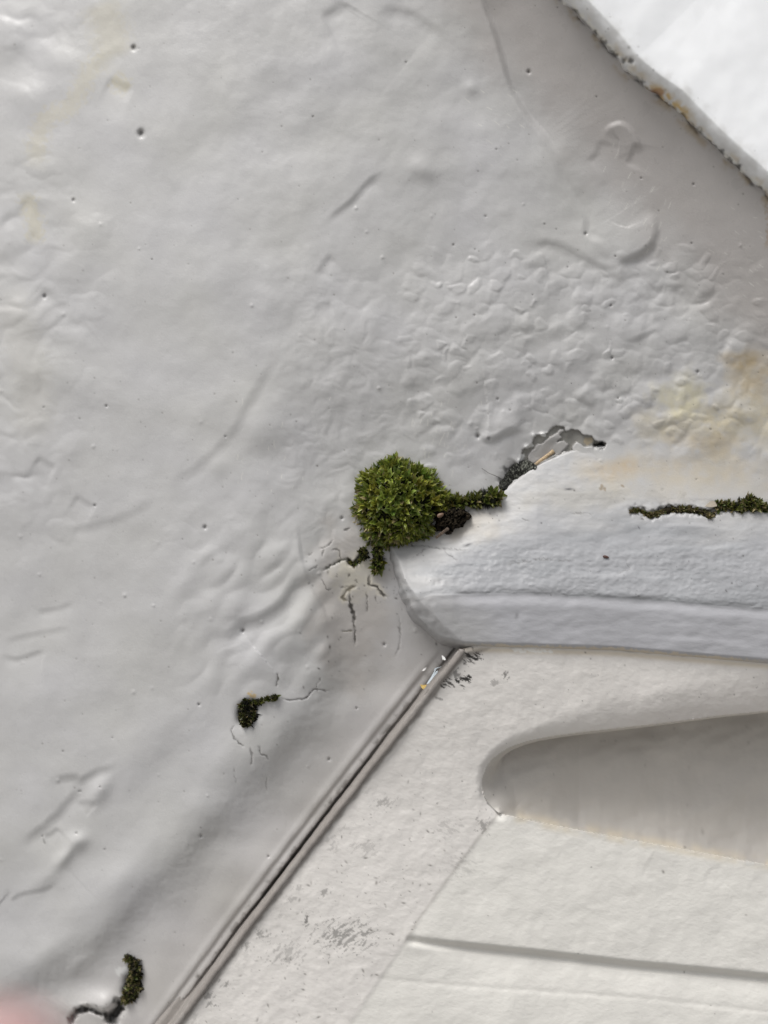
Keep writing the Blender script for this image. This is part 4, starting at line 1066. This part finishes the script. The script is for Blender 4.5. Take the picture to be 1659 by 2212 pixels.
def seed_mesh(name, u, v, h, lx, ly, ang, mat, label):
    n, m = 14, 10; co = []
    for i in range(n + 1):
        t = i / n; x = (t - .5) * 2
        rr = math.sqrt(max(0, 1 - x * x)) * (1 - .25 * x)
        for k in range(m):
            th = 2 * math.pi * k / m
            co.append((x * lx, rr * ly * .7 * math.sin(th), rr * ly * math.cos(th) + .02 * lx * math.sin(6 * th)))
    co = np.array(co) * 1e-3
    ca, sa = math.cos(ang), math.sin(ang)
    co = np.stack([co[:, 0] * ca - co[:, 2] * sa, co[:, 1], co[:, 0] * sa + co[:, 2] * ca], 1)
    i = np.arange((n + 1) * m).reshape(n + 1, m); j = np.roll(i, -1, 1)
    o = raw_mesh(name, co, [np.stack([i[:-1], j[:-1], j[1:], i[1:]], -1).reshape(-1, 4)], mat)
    o.location = P1(u, v, h)
    return o
u0, v0 = R('1', 892, 670)[0]
o = seed_mesh('seed', u0, v0, 3.9, .85, .5, .45, M_seed, ''); tag(o, 'pinkish brown seed husk resting on the black soil beside the large cushion', 'seed')
u0, v0 = R('4', 957, 78)[0]
o = seed_mesh('seed', u0, v0, surf(u0, v0) + .2, .75, .34, -.25, M_seedd, ''); tag(o, 'tiny dark reddish seed lying alone on the blue-grey ledge', 'seed')
q = smooth_line(R('E', 195, 515, 260, 560, 320, 585, 380, 615, 430, 650), 4)
pts = np.array([P1(u, v, surf(u, v) + .25 + .5 * math.sin(i / len(q) * 3.1)) for i, (u, v) in enumerate(q)])
c = pts[0].copy()
o = tube_mesh('fibre', pts - c, .00006, M_fibre, None, 6); o.location = c
tag(o, 'fine dark hair-like fibre curling across the wall above the small tuft', 'fibre')
q = smooth_line(R('C', 970, 318, 1060, 258, 1100, 285), 3)
u0, v0 = R('C', 1040, 295)[0]
flake('paint_flake', u0, v0, .4, [(-14, 4), (-2, -7), (4, -8), (11, -3), (12, 4), (2, 6), (-6, 6)], .1, plain_mat('beige_chip', lin(190, 180, 164), .6, .15, 900), 'beige lifted paint flake beside the moss in the right-hand ledge crack', 'paint flake', None, 0, .05)

# ================================================================== PHOTOGRAPHER'S FINGER (lower left, close to the lens)
def finger():
    M_skin = plain_mat('skin', (.46, .30, .29), .5, .08, 300, .05)
    M_skin.node_tree.nodes['Principled BSDF'].inputs['Subsurface Weight'].default_value = .15
    M_skin.node_tree.nodes['Principled BSDF'].inputs['Subsurface Radius'].default_value = (.004, .0015, .001)
    tip = np.array([-.0315, -.1484, -.0478]); d = np.array([-.62, -.25, -.75]); d /= np.linalg.norm(d)
    n, m = 40, 24; L = .062
    a = np.cross(d, [0, 1, 0]); a /= np.linalg.norm(a); b = np.cross(a, d)
    co = []
    for i in range(n + 1):
        t = i / n; x = t * L
        r = .0077 * min(1, math.sqrt(max(0, 1 - (1 - min(x / .010, 1)) ** 2))) * (1 + .12 * t)
        r *= 1 + .06 * math.exp(-((x - .026) / .005) ** 2) + .07 * math.exp(-((x - .050) / .006) ** 2) - .03 * math.exp(-((x - .016) / .005) ** 2)
        bend = .0022 * max(0, (x - .024) / .03) ** 1.5
        for k in range(m):
            th = 2 * math.pi * k / m
            co.append(d * x + a * r * math.cos(th) + b * (r * .88 * math.sin(th) + bend))
    co = np.array(co)
    i = np.arange((n + 1) * m).reshape(n + 1, m); j = np.roll(i, -1, 1)
    end = np.arange(n * m, (n + 1) * m)[None]
    o = raw_mesh('finger', co, [np.stack([i[:-1], j[:-1], j[1:], i[1:]], -1).reshape(-1, 4), end], M_skin)
    o.location = tip
    tag(o, 'blurred pink fingertip of the photographer poking in at the lower left corner', 'finger')
    nm = plain_mat('nail', (.62, .40, .36), .25, .05, 300, .01)
    co = []
    for i in range(9):
        x = .0018 + .010 * i / 8
        for k in range(9):
            th = math.pi / 2 + (k / 8 - .5) * 1.5
            r = .0079 * min(1, math.sqrt(max(0, 1 - (1 - min(x / .010, 1)) ** 2)))
            co.append(d * x + a * r * math.cos(th) + b * (r * .9 * math.sin(th) + .00025))
    i = np.arange(81).reshape(9, 9)
    raw_mesh('fingernail', co, [np.stack([i[:-1, :-1], i[:-1, 1:], i[1:, 1:], i[1:, :-1]], -1).reshape(-1, 4)], nm, o)
finger()

# ================================================================== GROUND (below the view; light bounces off it)
M_pave = plain_mat('paving_concrete', (.24, .235, .225), .85, .2, 6, 1)
co = []
n = 30
xs = np.linspace(-14, 14, n); ys = np.linspace(-26, .3, n)
X, Y = np.meshgrid(xs, ys)
co = np.stack([X, Y, -1.1 + .004 * fbm(X, Y, 2.0, 2, 151)], -1).reshape(-1, 3)
i = np.arange(n * n).reshape(n, n)
pv = raw_mesh('pavement', co, [np.stack([i[:-1, :-1], i[:-1, 1:], i[1:, 1:], i[1:, :-1]], -1).reshape(-1, 4)], M_pave)
pv['kind'] = 'structure'
